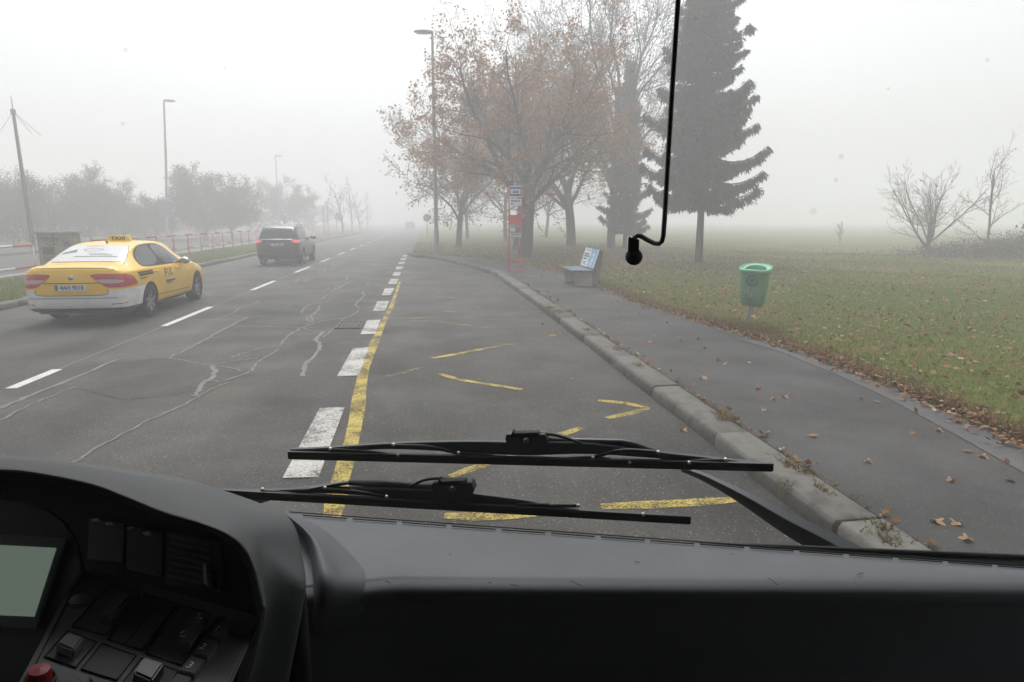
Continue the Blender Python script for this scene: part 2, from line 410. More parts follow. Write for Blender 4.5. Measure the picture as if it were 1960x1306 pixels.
# lawn with gentle relief
def lawn_height(x, y):
    d = max(0.0, min(1.0, (x - 6.0) / 8.0))
    return PZ + d * (0.05 * math.sin(x * .31 + 1) * math.cos(y * .23) + 0.03 * math.sin(x * .9 + y * .7))
def edge_x(y):
    for a, b in zip(lawn_edge, lawn_edge[1:]):
        if a.y <= y <= b.y: return a.x + (b.x - a.x) * (y - a.y) / max(1e-6, b.y - a.y)
    return EX0 + KW if y > lawn_edge[-1].y else 5.3
ys = sorted(set([round(p.y, 3) for p in lawn_edge] + [round(v, 3) for v in np.linspace(-2, 60, 90)] + [70, 85, 100, 130, 170, 230, 320, 420]))
xs_rel = [0, .15, .4, .8, 1.3, 2, 3, 4.5, 6, 8, 10, 13, 16, 20, 25, 32, 42, 60, 90, 150, 320]
rows = []
for y in ys:
    e = edge_x(y); rows.append([Vector((e + a, y, lawn_height(e + a, y) if a > 0 else PZ + .002)) for a in xs_rel])
mb = MB(); mb.grid(rows); o = mb.build('lawn', m_grassland, smooth=True, flip=False)
if o.data.polygons[0].normal.z < 0: o.data.flip_normals()
tag(o, kind='structure')
mb = MB(); mb.add([(MED1 - .9, -20, .11), (MED0 - .2, -20, .11), (MED0 - .2, 420, .11), (MED1 - .9, 420, .11)], [(0, 1, 2, 3)])
tag(mb.build('median_strip', m_grassland, flip=False), kind='structure')
mb = MB(); mb.add([(-335, -30, .11), (-25.5, -30, .11), (-25.5, 420, .11), (-335, 420, .11)], [(0, 1, 2, 3)])
tag(mb.build('far_lawn', m_grassland, flip=False), kind='structure')
# concrete edging half buried along the lawn
m_edge = NM('edging concrete', (0.12, 0.10, 0.075), (0.2, 0.18, 0.15), 6, 0.9)
ed = resample([Vector((p.x, p.y, 0)) for p in lawn_edge[:12]], 1.0)
edging = tag(bpy.data.objects.new('path_edging', None), kind='structure'); COL.objects.link(edging)
for i, (a, b) in enumerate(zip(ed, ed[1:])):
    d = (b - a).normalized(); n_ = Vector((d.y, -d.x, 0)) * 0.24
    mb = MB(); hz = PZ + rng.uniform(-.01, .03); mb.bar(a + n_ + d * .005 + Vector((0, 0, hz - .05)), b + n_ - d * .005 + Vector((0, 0, hz - .05)), 0.06, 0.10)
    mb.build('edging_stone', m_edge, edging)

# markings ----------------------------------------------------------
def marking(name, polys, mat, z=0.008, label=None):
    mb = MB()
    for p in polys:
        vs = [(q[0], q[1], z) for q in p]
        a = sum(vs[i][0] * vs[(i + 1) % len(vs)][1] - vs[(i + 1) % len(vs)][0] * vs[i][1] for i in range(len(vs)))
        if a < 0: vs = vs[::-1]
        mb.add(vs, [tuple(range(len(vs)))])
    return tag(mb.build(name, mat, flip=False), kind='structure')
def strip(pts, w, jit=0.0, rng=None, taper=0.0):
    pts = [Vector((p[0], p[1], 0)) for p in pts]; q = []
    n = len(pts); Lr = []; Rr = []
    for i, p in enumerate(pts):
        d = (pts[min(i + 1, n - 1)] - pts[max(i - 1, 0)]).normalized(); nr = Vector((-d.y, d.x, 0))
        ww = (w[i] if isinstance(w, (list, tuple)) else w) / 2 * (1 - taper * abs(2 * i / (n - 1) - 1) ** 2)
        if rng: ww *= 1 + rng.uniform(-jit, jit)
        Lr.append(p + nr * ww); Rr.append(p - nr * ww)
    return [[Lr[i], Lr[i + 1], Rr[i + 1], Rr[i]] for i in range(n - 1)]
blocks = [[(612, 783), (660, 781), (610, 916), (541, 917)], [(676, 668), (706, 666), (687, 720), (645, 722)], [(703, 614), (729, 613), (718, 640), (690, 641)],
          [(722, 578), (745, 577), (737, 595), (714, 596)], [(737, 553), (755, 552.5), (748, 565), (731, 566)]]
edge = tag(bpy.data.objects.new('bay_edge_marking', None), kind='structure'); COL.objects.link(edge)
bl = [[G(x, y) for x, y in q] for q in blocks]
bl.append([G(541 - 45, 1020), G(541 + 20, 1020), G(541 - 60, 1200), G(541 - 150, 1200)])
x0 = sum(p.x for p in bl[4]) / 4; y = sum(p.y for p in bl[4]) / 4 + 2.95
for k in range(6):
    bl.append([Vector((x0 + dx - 0.02 * k, y + dy, 0)) for dx, dy in ((-.125, -.8), (.125, -.8), (.125, .8), (-.125, .8))]); y += 2.95
for q in bl:
    mb = MB(); vs = [Vector((p.x, p.y, 0.010)) for p in q]
    if (vs[1] - vs[0]).cross(vs[2] - vs[0]).z < 0: vs.reverse()
    mb.grid([[vs[0].lerp(vs[3], i / 8).lerp(vs[1].lerp(vs[2], i / 8), j / 2) for j in range(3)] for i in range(9)])
    ob = mb.build('painted_block', m_white, edge, flip=False)
    if ob.data.polygons[0].normal.z < 0: ob.data.flip_normals()
# lane dashes
dash_px = [((0, 745), (105, 708)), ((305, 625), (411, 588)), ((478, 556), (532, 538)), ((565, 522), (597, 511))]
ds = [(G(*a), G(*b)) for a, b in dash_px]
LX = sum((a.x + b.x) / 2 for a, b in ds) / 4
dash = tag(bpy.data.objects.new('lane_marking', None), kind='structure'); COL.objects.link(dash)
yy = ds[3][1].y; spans = [(a.y, b.y) for a, b in ds] + [(ds[3][0].y + 6.05 * k, ds[3][0].y + 6.05 * k + 2.7) for k in range(1, 16)] + [(ds[0][0].y - 3.2, ds[0][0].y - 0.6)]
for a, b in spans:
    mb = MB(); mb.add([(LX - .065, a, .006), (LX + .065, a, .006), (LX + .065, b, .006), (LX - .065, b, .006)], [(0, 1, 2, 3)]); mb.build('painted_dash', m_whitefar, dash, flip=False)
marking('opposite_lane_marking', [[(-14.3, y0, 0), (-14.15, y0, 0), (-14.15, y0 + 200, 0), (-14.3, y0 + 200, 0)] for y0 in (-10,)] + [[(-18.3, 10 + 9 * k, 0), (-18.18, 10 + 9 * k, 0), (-18.18, 13 + 9 * k, 0), (-18.3, 13 + 9 * k, 0)] for k in range(12)], m_whitefar, 0.006)
marking('lane_joint', strip([(LX, 8), (LX + .02, 20), (LX, 60)], 0.03), m_seal, 0.0045)
# yellow bus-stop lines
ypx = [(622, 1030), (640, 975), (655, 910), (672, 850), (684, 790), (690, 745), (700, 700), (716, 660), (733, 620), (748, 590), (757, 565), (765, 540)]
yc = crom([(G(*p).x, G(*p).y) for p in ypx], 40)
marking('yellow_bay_line', strip(yc, [.135] * 26 + [.12 - .004 * i for i in range(14)], 0.12, random.Random(2)), m_yellow, 0.009)
def pxs(l, w, k=8, mat=None, **kw): return strip(crom([(G(*p).x, G(*p).y) for p in l], k), w, 0.15, random.Random(len(l) + k), taper=0.25)
marking('yellow_zigzag_marking', pxs([(828, 687), (890, 676), (935, 667)], .115) + pxs([(843, 717), (880, 728), (940, 738), (998, 747)], .10) + pxs([(1145, 768), (1190, 773), (1242, 783)], .10) + pxs([(1162, 802), (1205, 793), (1240, 783)], .10)
        + pxs([(862, 914), (925, 892), (985, 873)], .095) + pxs([(1150, 972), (1300, 966), (1430, 957)], .115) + pxs([(850, 990), (960, 990), (1100, 975)], .115), m_yellow, 0.0095)
marking('worn_zigzag_marking', pxs([(735, 722), (765, 717), (805, 705)], .095) + pxs([(935, 667), (972, 661), (990, 660)], .10) + pxs([(1062, 838), (1088, 829), (1112, 821)], .10) + pxs([(780, 615), (830, 616), (880, 622), (935, 629)], .12)
        + pxs([(835, 600), (875, 595), (916, 589)], .115) + pxs([(812, 570), (860, 570), (908, 575)], .14) + pxs([(820, 563), (850, 560), (880, 555)], .095) + pxs([(1040, 640), (1068, 642)], .095) + pxs([(1046, 645), (1066, 642)], .095) + pxs([(757, 610), (790, 610), (830, 608)], .10), m_yellow2, 0.0095)
# sealed cracks
def z5(x, y): return (260 + x / 4.352, 560 + y / 4.352)
def z3(x, y): return (470 + x / 5.939, 400 + y / 5.939)
cr = []
def crack(l, w, k=None):
    c_ = crom([(G(*p).x, G(*p).y) for p in l], 5 * len(l)); n_ = len(c_)
    c_ = [p + (np.array([rng.gauss(0, .011), rng.gauss(0, .016)]) if 0 < i < n_ - 1 else 0) for i, p in enumerate(c_)]
    cr.extend(strip(c_, w * .72, 0.4, rng))
crack([z5(0, 1130), z5(140, 1050), z5(400, 940), z5(520, 870), z5(650, 800), z5(780, 750)], .035)
crack([z5(0, 1130), (200, 850), (150, 882), (100, 915)], .03)
crack([z5(490, 865), z5(540, 800), z5(570, 750), z5(640, 710), z5(660, 660), z5(620, 615)], .075)
crack([z5(570, 750), z5(640, 735), z5(700, 745), z5(740, 735), z5(900, 685), z5(960, 650), z5(1020, 580), z5(1100, 530), z5(1190, 475)], .04)
crack([z5(285, 550), z5(370, 560), z5(500, 585), z5(600, 600), z5(760, 630), z5(905, 657)], .035)
crack([z5(560, 605), z5(700, 590), z5(860, 565), z5(1015, 545)], .035)
crack([z5(800, 545), z5(900, 505), z5(1050, 465), z5(1190, 440), z5(1235, 400), z5(1290, 350), z5(1380, 300), z5(1450, 270), z5(1560, 240), z5(1720, 215), z5(1810, 185), z5(1860, 150)], .045)
crack([z5(800, 283), z5(1000, 287), z5(1250, 290), z5(1450, 295), z5(1660, 298)], .04)
crack([z5(285, 550), z5(440, 470), z5(590, 385), z5(750, 300), z5(930, 208)], .06)
crack([z5(590, 383), z5(700, 370), z5(835, 348)], .03)
crack([z5(430, 228), z5(660, 228), z5(870, 232)], .03)
crack([z5(660, 228), z5(760, 190), z5(830, 165), z5(855, 130), z5(920, 112), z5(990, 95), z5(1025, 70)], .04)
crack([z5(1400, 700), z5(1410, 610), z5(1480, 540), z5(1525, 480), z5(1525, 420), z5(1500, 400), z5(1560, 330)], .075)
crack([z5(1560, 375), z5(1650, 300), z5(1740, 215)], .035)
crack([z5(1390, 300), z5(1470, 320), z5(1600, 330), z5(1690, 325)], .035)
crack([z5(1415, 265), z5(1470, 240), z5(1465, 195), z5(1520, 150), z5(1520, 110)], .05)
crack([z5(1412, 205), z5(1440, 240)], .04); crack([z5(1380, 170), z5(1400, 135), z5(1450, 105), z5(1560, 80), z5(1640, 55)], .05)
crack([z5(1350, 110), z5(1450, 105)], .04); crack([z5(1480, 80), z5(1560, 55), z5(1580, 30), z5(1650, 10), z5(1700, 0)], .05)
crack([z5(1870, 130), z5(1830, 105), z5(1870, 60), z5(1900, 30), z3(1340, 940), z3(1440, 925)], .05)
crack([(0, 783), (60, 757), (140, 725), (222, 690), (225, 688)], .07); crack([(0, 805), (60, 775), (145, 741)], .035)
for l in ([(860, 950), (920, 925), (965, 900)], [(980, 945), (1010, 915), (1030, 885), (1070, 875), (1040, 915), (1090, 890), (1140, 850), (1220, 815), (1350, 800), (1520, 792)],
          [(670, 810), (720, 835)], [(780, 845), (960, 852), (1130, 815), (1160, 795), (1140, 780), (1170, 765)], [(1170, 765), (1300, 740), (1430, 722)], [(570, 840), (600, 800), (660, 780), (760, 750), (860, 735), (905, 710), (890, 685), (940, 690), (1010, 665), (1000, 640), (1060, 620)],
          [(670, 810), (740, 785), (810, 765)], [(820, 700), (845, 715), (830, 735)], [(1395, 880), (1390, 860), (1440, 845)], [(985, 620), (1010, 640), (1080, 625), (1120, 600)]):
    crack([z3(*p) for p in l], .05)
marking('crack_sealing', cr, m_seal, 0.0055)
# repair patches in the lane
m_patch = asphalt('patch asphalt light', (0.062, 0.060, 0.056), speck=.7, tracks=False); m_patch2 = asphalt('patch asphalt dark', (0.040, 0.038, 0.035), speck=.8, tracks=False)
marking('road_patch', [[G(*z5(*p)) for p in ((40, 562), (285, 550), (590, 385), (905, 215), (480, 228), (180, 330), (-250, 520), (-350, 600))]], m_patch, 0.0035)
marking('dark_road_patch', [[G(*z5(*p)) for p in ((-120, 590), (40, 566), (285, 553), (600, 600), (420, 840), (-100, 900), (-500, 800))]], m_patch2, 0.0035)

# fallen leaves and grass -------------------------------------------------
def quads(C, size, rng, aspect=0.6, up=0.0, curl=0.0):
    """one bent leaf (two quads sharing the midrib) per centre"""
    n = len(C); d = rng.normal(size=(n, 3)); 
    if up: d = d * np.array([1, 1, 1 - up])
    d /= np.linalg.norm(d, axis=1)[:, None]
    q = rng.normal(size=(n, 3));
    if up: q = q * np.array([1, 1, 1 - up * .9])
    q -= (q * d).sum(1)[:, None] * d; q /= np.linalg.norm(q, axis=1)[:, None]
    s = (size * rng.uniform(.6, 1.3, n))[:, None]
    a, b, c, e = C - d * s / 2, C + q * s * aspect / 2, C + d * s / 2, C - q * s * aspect / 2
    v = np.stack([a, b, c, e], 1).reshape(-1, 3); f = np.arange(n * 4).reshape(n, 4)
    return v, f
nr = np.random.default_rng(7)
m_leaf = island_mat('fallen leaf', [(0.14, 0.055, 0.022), (0.22, 0.095, 0.035), (0.30, 0.17, 0.08), (0.18, 0.065, 0.026), (0.45, 0.33, 0.20), (0.12, 0.055, 0.025), (0.26, 0.12, 0.05)], 0.7, 0.15)
m_leaf['x'] = 1
pts = []
while len(pts) < 8000:                                                # along the pavement edge
    y_ = 2.0 + 26 * nr.random() ** 1.2; e = edge_x(y_); o_ = nr.normal(0.07, 0.13)
    z_ = (PZ + .012 if o_ < 0 else PZ + .035) + nr.random() * .03
    pts.append((e + o_, y_, z_))
while len(pts) < 8230:                                                # against the kerb
    y_ = 1.5 + 18 * nr.random(); pts.append((KX + KW + abs(nr.normal(0, .05)), y_, PZ + .01 + nr.random() * .02))
for _ in range(26000):                                                 # on the lawn
    y_ = 3 + 48 * nr.random() ** .9; x_ = edge_x(y_) + 28 * nr.random() ** 1.3; pts.append((x_, y_, lawn_height(x_, y_) + .02 + nr.random() * .03))
for _ in range(22000):                                                # under the oak and its neighbours
    y_ = nr.normal(33, 8); x_ = nr.normal(6, 5)
    if y_ > 20 and x_ > edge_x(y_): pts.append((x_, y_, lawn_height(x_, y_) + .02 + nr.random() * .04))
for _ in range(110): y_ = 2.5 + 22 * nr.random(); pts.append((KX + .35 + (edge_x(y_) - KX - .35) * nr.random(), y_, PZ + .018))
for _ in range(30): y_ = 3 + 20 * nr.random(); pts.append((KX - abs(nr.normal(0, .4)), y_, .02))
C = np.array(pts); v, f = quads(C, np.where(np.arange(len(C)) < 8230, 0.058, 0.085), nr, 0.62, up=0.75)
np_mesh('fallen_leaves', v, f, m_leaf).__setitem__('kind', 'stuff')
LEAFW = {1503: 'dry leaf on the pavement, farthest from the bus of the cluster of three', 1480: 'dry leaf in the middle of the cluster of three on the pavement', 1463: 'dry leaf nearest the kerb in the cluster of three on the pavement', 1882: 'pale dry leaf on the wet strip at the right edge of the pavement',
         1820: 'small pale leaf alone on the pavement just above the pair of large leaves', 1795: 'left of the two leaves lying side by side low on the pavement', 1830: 'right of the two leaves lying side by side low on the pavement', 1662: 'small leaf alone in the middle of the pavement', 1309: 'brown leaf lying on the road just short of the kerb', 1797: 'dry leaf on the seam beside the wet strip', 1850: 'leaf nearest the dashboard at the lower right of the pavement'}
for p, s_, a in [((1503, 759), .13, .3), ((1480, 763), .10, 1.2), ((1463, 784), .12, 2.2), ((1882, 873), .13, .5), ((1820, 918), .10, 1.4), ((1795, 997), .14, .1), ((1830, 1000), .12, 2.0), ((1662, 882), .1, .8), ((1309, 823), .14, .4), ((1797, 823), .11, .6), ((1850, 1030), .13, 1.1)]:
    s_ *= .58; g = G(p[0], p[1], (PZ if p[0] > 1400 else 0) + .012)
    ol = []
    for k in range(20):
        t = 2 * math.pi * k / 20; r_ = s_ * .5 * (0.75 + 0.3 * math.cos(5 * t)) ; ol.append((g.x + r_ * math.cos(t + a), g.y + 1.2 * r_ * math.sin(t + a), g.z + .012 * math.cos(2 * t)))
    mb = MB(); mb.add(ol + [tuple(g)], [(i, (i + 1) % 20, 20) for i in range(20)])
    o = mb.build('fallen_leaf', m_leaf, flip=False)
    tag(o, LEAFW[p[0]], 'leaf', 'single leaves lying on the pavement' if p[0] > 1400 else None)

m_blade = island_mat('grass blade', [(0.080, 0.155, 0.010), (0.120, 0.20, 0.014), (0.16, 0.215, 0.022), (0.22, 0.19, 0.040), (0.095, 0.17, 0.010), (0.135, 0.20, 0.016)], 0.65, 0.25)
def blades(name, P, h, w, mat, kind='stuff', lean=.45):
    n = len(P); P = np.array(P); hh = h * nr.uniform(.5, 1.3, n); a = nr.uniform(0, 2 * math.pi, n); ww = w * nr.uniform(.7, 1.3, n)
    sx = np.stack([np.cos(a), np.sin(a), np.zeros(n)], 1) * (ww / 2)[:, None]
    tip = P + np.stack([nr.normal(0, lean, n) * hh, nr.normal(0, lean, n) * hh, hh], 1)
    v = np.stack([P - sx, P + sx, tip], 1).reshape(-1, 3); f = np.arange(n * 3).reshape(n, 3)
    o = np_mesh(name, v, f, mat); o['kind'] = kind; return o
P = []
for _ in range(340000):
    y_ = 2.5 + 30 * nr.random() ** 1.1 + nr.exponential(5); x_ = edge_x(y_) + 0.12 + 22 * nr.random() ** 1.25; P.append((x_, y_, lawn_height(x_, y_)))
P = np.array(P); rel = P[:, :2] - np.array([EYE.x, EYE.y]); 
blades('lawn_grass', P, 0.050, 0.011, m_blade)
Q = [(MED0 - .25 - 3.2 * nr.random(), 8 + 55 * nr.random(), .11) for _ in range(45000)]
blades('median_grass', Q, 0.10, 0.022, m_blade)
m_tuft = island_mat('dry tuft blade', [(0.10, 0.11, 0.03), (0.18, 0.13, 0.05), (0.22, 0.14, 0.06), (0.13, 0.14, 0.04)], 0.7, 0.2)
T = []
for cx_, cy_, n_, s_ in [(1425, 634, 500, .28), (1400, 634, 500, .30), (1370, 622, 350, .25), (1450, 642, 450, .3)]:
    g = G(cx_, cy_, PZ)
    T += [(g.x + nr.normal(0, s_), g.y + nr.normal(0, s_ * .7), PZ) for _ in range(n_)]
T += [(edge_x(y_) + abs(nr.normal(.08, .1)), y_, PZ) for y_ in 3 + 20 * nr.random(7000)]
T = [q for q in T if q[0] > edge_x(q[1]) + .02]
blades('edge_grass', T, 0.13, 0.014, m_tuft)
T = []
for (cx_, cy_, n_, s_) in [(1388, 800, 140, .07), (1510, 888, 80, .05), (1070, 598, 200, .12), (1052, 590, 160, .1), (1545, 905, 50, .04), (1570, 935, 40, .04), (1500, 930, 30, .03), (1222, 700, 60, .05), (1180, 668, 50, .05), (1690, 1010, 60, .05), (1125, 632, 50, .06), (1700, 1035, 40, .05)]:
    g = G(cx_, cy_, PZ); T += [(g.x + nr.normal(0, s_ * .6), g.y + nr.normal(0, s_ * 1.5), PZ) for _ in range(n_)]
T += [(KX + KW + abs(nr.normal(0, .012)), y_, PZ) for y_ in 1.5 + 20 * nr.random(500)]
blades('kerb_moss', T, 0.035, 0.012, m_tuft, lean=.8)

# drain grate ------------------------------------------------------------
m_iron = NM('cast iron', (0.05, 0.045, 0.04), (0.09, 0.08, 0.07), 12, 0.6, 0.5, 0.4, 0.002, metal=0.4)
m_black = M('black void', (0.004, 0.004, 0.004), 0.9)
a, b, c, d = G(655, 617), G(694, 617), G(686, 629), G(645, 629)
dg = thing('drain_grate', ((a.x + c.x) / 2, (a.y + c.y) / 2, 0), 'rectangular iron drain grate with two rows of slots set in the road', 'drain grate')
xa, xb, ya, yb = (a.x + d.x) / 2, (b.x + c.x) / 2, (c.y + d.y) / 2, (a.y + b.y) / 2
mb = MB(); mb.box(((xa + xb) / 2, (ya + yb) / 2, .004), (xb - xa, yb - ya, .012)); mb.build('pit', m_black, dg)
mb = MB()
for (x1, x2, y1, y2) in ((xa - .04, xb + .04, ya - .05, ya), (xa - .04, xb + .04, yb, yb + .05), (xa - .04, xa, ya, yb), (xb, xb + .04, ya, yb)): mb.box(((x1 + x2) / 2, (y1 + y2) / 2, .009), (x2 - x1, y2 - y1, .022))
mb.build('frame', m_kerb2, dg)
for k in range(1, 7):
    mb = MB(); xx = xa + (xb - xa) * k / 7; mb.box((xx, (ya + yb) / 2, .012), (.022, yb - ya - .002, .012)); mb.build('bar', m_iron, dg)
mb = MB(); mb.box(((xa + xb) / 2, (ya + yb) / 2, .0125), (xb - xa - .002, .06, .009)); mb.build('cross_bar', m_iron, dg)

# ================================================================== VEHICLES
m_tyre = NM('tyre rubber', (0.012, 0.012, 0.012), (0.022, 0.021, 0.02), 20, 0.85, 0.2)
m_alloy = M('alloy', (0.34, 0.35, 0.36), 0.35, 0.8)
m_glass = M('tinted car glass', (0.012, 0.016, 0.016), 0.06, 0.0, 0.6)
m_glass2 = M('side glass', (0.035, 0.05, 0.05), 0.05, 0.0, 0.7)
m_trim = M('black trim', (0.012, 0.012, 0.013), 0.5)
m_chrome = M('chrome', (0.55, 0.56, 0.58), 0.15, 1.0)
m_yel = NM('yellow car paint', (0.76, 0.445, 0.003), (0.84, 0.495, 0.003), 2.5, 0.28, 0.5, 0, coat=0.5)
m_whp = NM('dirty white bumper', (0.58, 0.57, 0.55), (0.76, 0.75, 0.73), 3.0, 0.4, 0.5, 0, coat=0.2, stretch=(1, 1, 2.5), detail=6)
m_dark = NM('dark grey car paint', (0.005, 0.006, 0.0065), (0.009, 0.0105, 0.011), 2.0, 0.3, 0.5, 0, coat=0.5)
m_red = M('red lamp glass', (0.35, 0.008, 0.014), 0.12, 0, 0.5, (0.6, 0.01, 0.02), 0.05, 0.6)
m_redlit = M('lit brake lamp', (0.5, 0.02, 0.03), 0.2, 0, 0.5, (1.0, 0.05, 0.09), 0.9)
m_lampw = M('lamp clear strip', (0.45, 0.40, 0.38), 0.2)
m_plate = M('number plate', (0.62, 0.64, 0.66), 0.5)
m_blue = M('plate blue band', (0.02, 0.06, 0.30), 0.5)
m_ink = M('black print', (0.012, 0.012, 0.013), 0.6)
m_greyink = M('grey print', (0.14, 0.145, 0.15), 0.7)
m_film = M('white window film', (0.55, 0.56, 0.57), 0.35, 0, 0.5)
m_pink = M('seal pink', (0.5, 0.2, 0.2), 0.5)

def sec(x, zb, zs, zt, w, wr):
    top = zt - .05
    p = [(0, zb), (w * .55, zb), (w * .86, zb + .005), (w * .955, zb + .06), (w * .985, zb + .17), (w, zb + .5 * (zs - zb)), (w * .995, zs - .13), (w * .972, zs - .03), (w * .955, zs)]
    a, b = (w * .955, zs), (wr, top)
    for t in (.25, .5, .75): p.append((a[0] + (b[0] - a[0]) * t + .012 * math.sin(math.pi * t), a[1] + (b[1] - a[1]) * t))
    p += [(wr, top), (wr * .93, zt - .022), (wr * .7, zt - .008), (wr * .35, zt - .001), (0, zt)]
    return [(x, y, z) for y, z in p]
def car_body(st, axles, wr_, colour, arch=0.05):
    """st: stations; returns a bmesh-made mesh (local axes: x forward from the rear bumper, y left) with wheel arches cut"""
    S_ = [sec(*s) for s in st]; K_ = len(S_[0])
    cols = [crom([S_[i][j] for i in range(len(S_))], 110) for j in range(K_)]
    rows = []
    for i in range(110):
        half = crom([cols[j][i] for j in range(K_)], 46)
        full = [tuple(p) for p in half] + [(p[0], -p[1], p[2]) for p in half[-2:0:-1]]
        rows.append(full)
    n = len(rows[0]); mb = MB(); mb.grid(rows, closed=True)
    for r_, base in ((rows[0], 0), (rows[-1], 109 * n)):
        cx_ = sum(p[0] for p in r_) / n; cz = sum(p[2] for p in r_) / n; ci = len(mb.v); mb.v.append((cx_ - (0.012 if base == 0 else -.012), 0, cz))
        fs = [(base + j, base + (j + 1) % n, ci) for j in range(n)]; mb.f += fs; mb.m += [0] * n
    o = mb.build('body_tmp', colour, smooth=True); cut = MB()
    for ax in axles:
        for sy in (1, -1):
            prof = [(0.001, 0.55 * sy), (wr_ + arch, 0.55 * sy), (wr_ + arch, 1.2 * sy), (0.001, 1.2 * sy)]
            cut.lathe(prof, 40, (ax, 0, wr_ - 0.01), 'Y')
    co = cut.build('cut_tmp', m_black)
    md = o.modifiers.new('b', 'BOOLEAN'); md.operation = 'DIFFERENCE'; md.object = co; md.solver = 'EXACT'
    try: md.material_mode = 'TRANSFER'
    except Exception: pass
    me = bpy.data.meshes.new_from_object(o.evaluated_get(bpy.context.evaluated_depsgraph_get()))
    full_me = o.data; bv = BVHTree.FromPolygons([v.co.copy() for v in full_me.vertices], [tuple(p.vertices) for p in full_me.polygons])
    bpy.data.objects.remove(o); bpy.data.objects.remove(co)
    return me, bv
def PR_side(sy): return lambda u, v: (Vector((u, 3.0 * sy, v)), Vector((0, -sy, 0)))
def PR_rear(u, v): return Vector((-2.0, u, v)), Vector((1, 0, 0))
def PR_front(u, v): return Vector((8.0, u, v)), Vector((-1, 0, 0))
def PR_corner(c):
    return lambda th, z: (Vector((c[0] - 3 * math.cos(th), c[1] - 3 * math.sin(th), z)), Vector((math.cos(th), math.sin(th), 0)))
def PR_tilt(x0, z0, ang):                                             # looking down onto a sloping pane; v runs up the pane
    d = Vector((math.sin(ang), 0, -math.cos(ang))) if ang >= 0 else Vector((math.sin(ang), 0, -math.cos(ang)))
    ax = Vector((math.cos(ang), 0, math.sin(ang)))
    return lambda u, v: (Vector((x0, u, z0)) + ax * v - d * 2, d)
def project(bv, vs, pr, off):
    out = []
    for u, v in vs:
        o, d = pr(u, v); h = bv.ray_cast(o, d)
        if h[0] is None:
            out.append(out[-1] if out else tuple(o + d * 2)); continue
        nn = h[1] if h[1].dot(d) < 0 else -h[1]
        out.append(tuple(h[0] + nn * off))
    return out
def decal(name, bv, outline, pr, mat, parent, off=0.004, it=2, rings=6):
    if it: outline = chaikin(outline, it)
    dense = []
    for a, b in zip(outline, outline[1:] + outline[:1]):
        dense.append(a); dense.append(((a[0] + b[0]) / 2, (a[1] + b[1]) / 2))
    vs, fs = ring_fill(dense, rings); mb = MB(); mb.add(project(bv, vs, pr, off), fs)
    return mb.build(name, mat, parent, smooth=True, local=True)
def dtext(name, bv, s, size, at, pr, mat, parent, off=0.007, flip=1, sx=1.0, bold=0.0, shear=0.0):
    vs, fs = text2d(s, size, bold); mb = MB(); mb.add(project(bv, [(at[0] + flip * sx * (p[0] + shear * p[1]), at[1] + p[1]) for p in vs], pr, off), fs)
    return mb.build(name, mat, parent, local=True, flip=False)
def dline(name, bv, pts, w, pr, mat, parent, off=0.003, k=24):
    c = crom(pts, k); L_ = []; R_ = []
    for i, p in enumerate(c):
        d = c[min(i + 1, k - 1)] - c[max(i - 1, 0)]; d = d / (np.linalg.norm(d) + 1e-9); nn = np.array([-d[1], d[0]]) * w / 2
        L_.append(tuple(p + nn)); R_.append(tuple(p - nn))
    mb = MB(); mb.grid([project(bv, L_, pr, off), project(bv, R_, pr, off)]); return mb.build(name, mat, parent, local=True, flip=False)
def scribble(mbv, x0, x1, z, h, rng, gap=.5):
    """word-sized bars of print"""
    out = []; x = x0
    while x < x1:
        w = rng.uniform(.8, 3.2) * h; out.append((x, min(x + w, x1), z)); x += w + h * gap
    return out
def wheel(root, x, y, r, w, sy, spokes=7, name='wheel'):
    mb = MB(); mb.lathe([(r * .66, -w / 2), (r * .93, -w / 2), (r * .985, -w * .36), (r, -w * .2), (r, w * .2), (r * .985, w * .36), (r * .93, w / 2), (r * .66, w / 2), (r * .62, w * .3), (r * .62, -w * .3), (r * .66, -w / 2)], 36, (x, y, r), 'Y')
    t = mb.build(name, m_tyre, root, smooth=0.9, local=True)
    mb = MB(); yo = sy * w * .42
    mb.lathe([(r * .55, y + sy * w * .10), (r * .67, y + yo), (r * .69, y + sy * w * .47), (r * .62, y + sy * w * .44), (r * .60, y + yo * .3)], 36, (x, 0, r), 'Y')
    for k in range(spokes):
        a = 2 * math.pi * k / spokes + .2; ca, sa = math.cos(a), math.sin(a)
        mb.bar((x + ca * r * .1, y + yo * .75, r + sa * r * .1), (x + ca * r * .62, y + yo * .9, r + sa * r * .62), r * .15, .03, up=Vector((0, 1, 0)), w2=r * .13)
    mb.lathe([(0.001, y + yo * .95), (r * .14, y + yo * .9), (r * .16, y + yo * .5)], 20, (x, 0, r), 'Y')
    mb.build('rim', m_alloy, t, smooth=0.7, local=True)
    mb = MB(); mb.lathe([(0.001, y + yo * .2), (r * .62, y + yo * .2), (r * .62, y)], 24, (x, 0, r), 'Y'); mb.build('brake_disc', m_trim, t, local=True)
def mirror_part(root, x, y, z, sy, mat, s=1.0):
    mb = MB(); mb.lathe([(0.001, -.08), (.06, -.075), (.095, -.03), (.10, .02), (.085, .05), (.001, .055)], 16, (0, 0, 0), 'X')
    mb.v = [(x + p[0] * .9 * s, y + sy * (.10 + p[1] * 1.15) * s, z + p[2] * .78 * s) for p in mb.v]
    o = mb.build('wing_mirror', mat, root, smooth=True, local=True)
    mb = MB(); mb.lathe([(0.001, -.078), (.055, -.079), (.052, -.08)], 14, (0, 0, 0), 'X'); mb.v = [(x + (p[0] - .004) * .9 * s, y + sy * (.10 + p[1] * 1.2) * s, z + p[2] * .8 * s) for p in mb.v]
    mb.build('mirror_glass', m_alloy, o, local=True, flip=False)
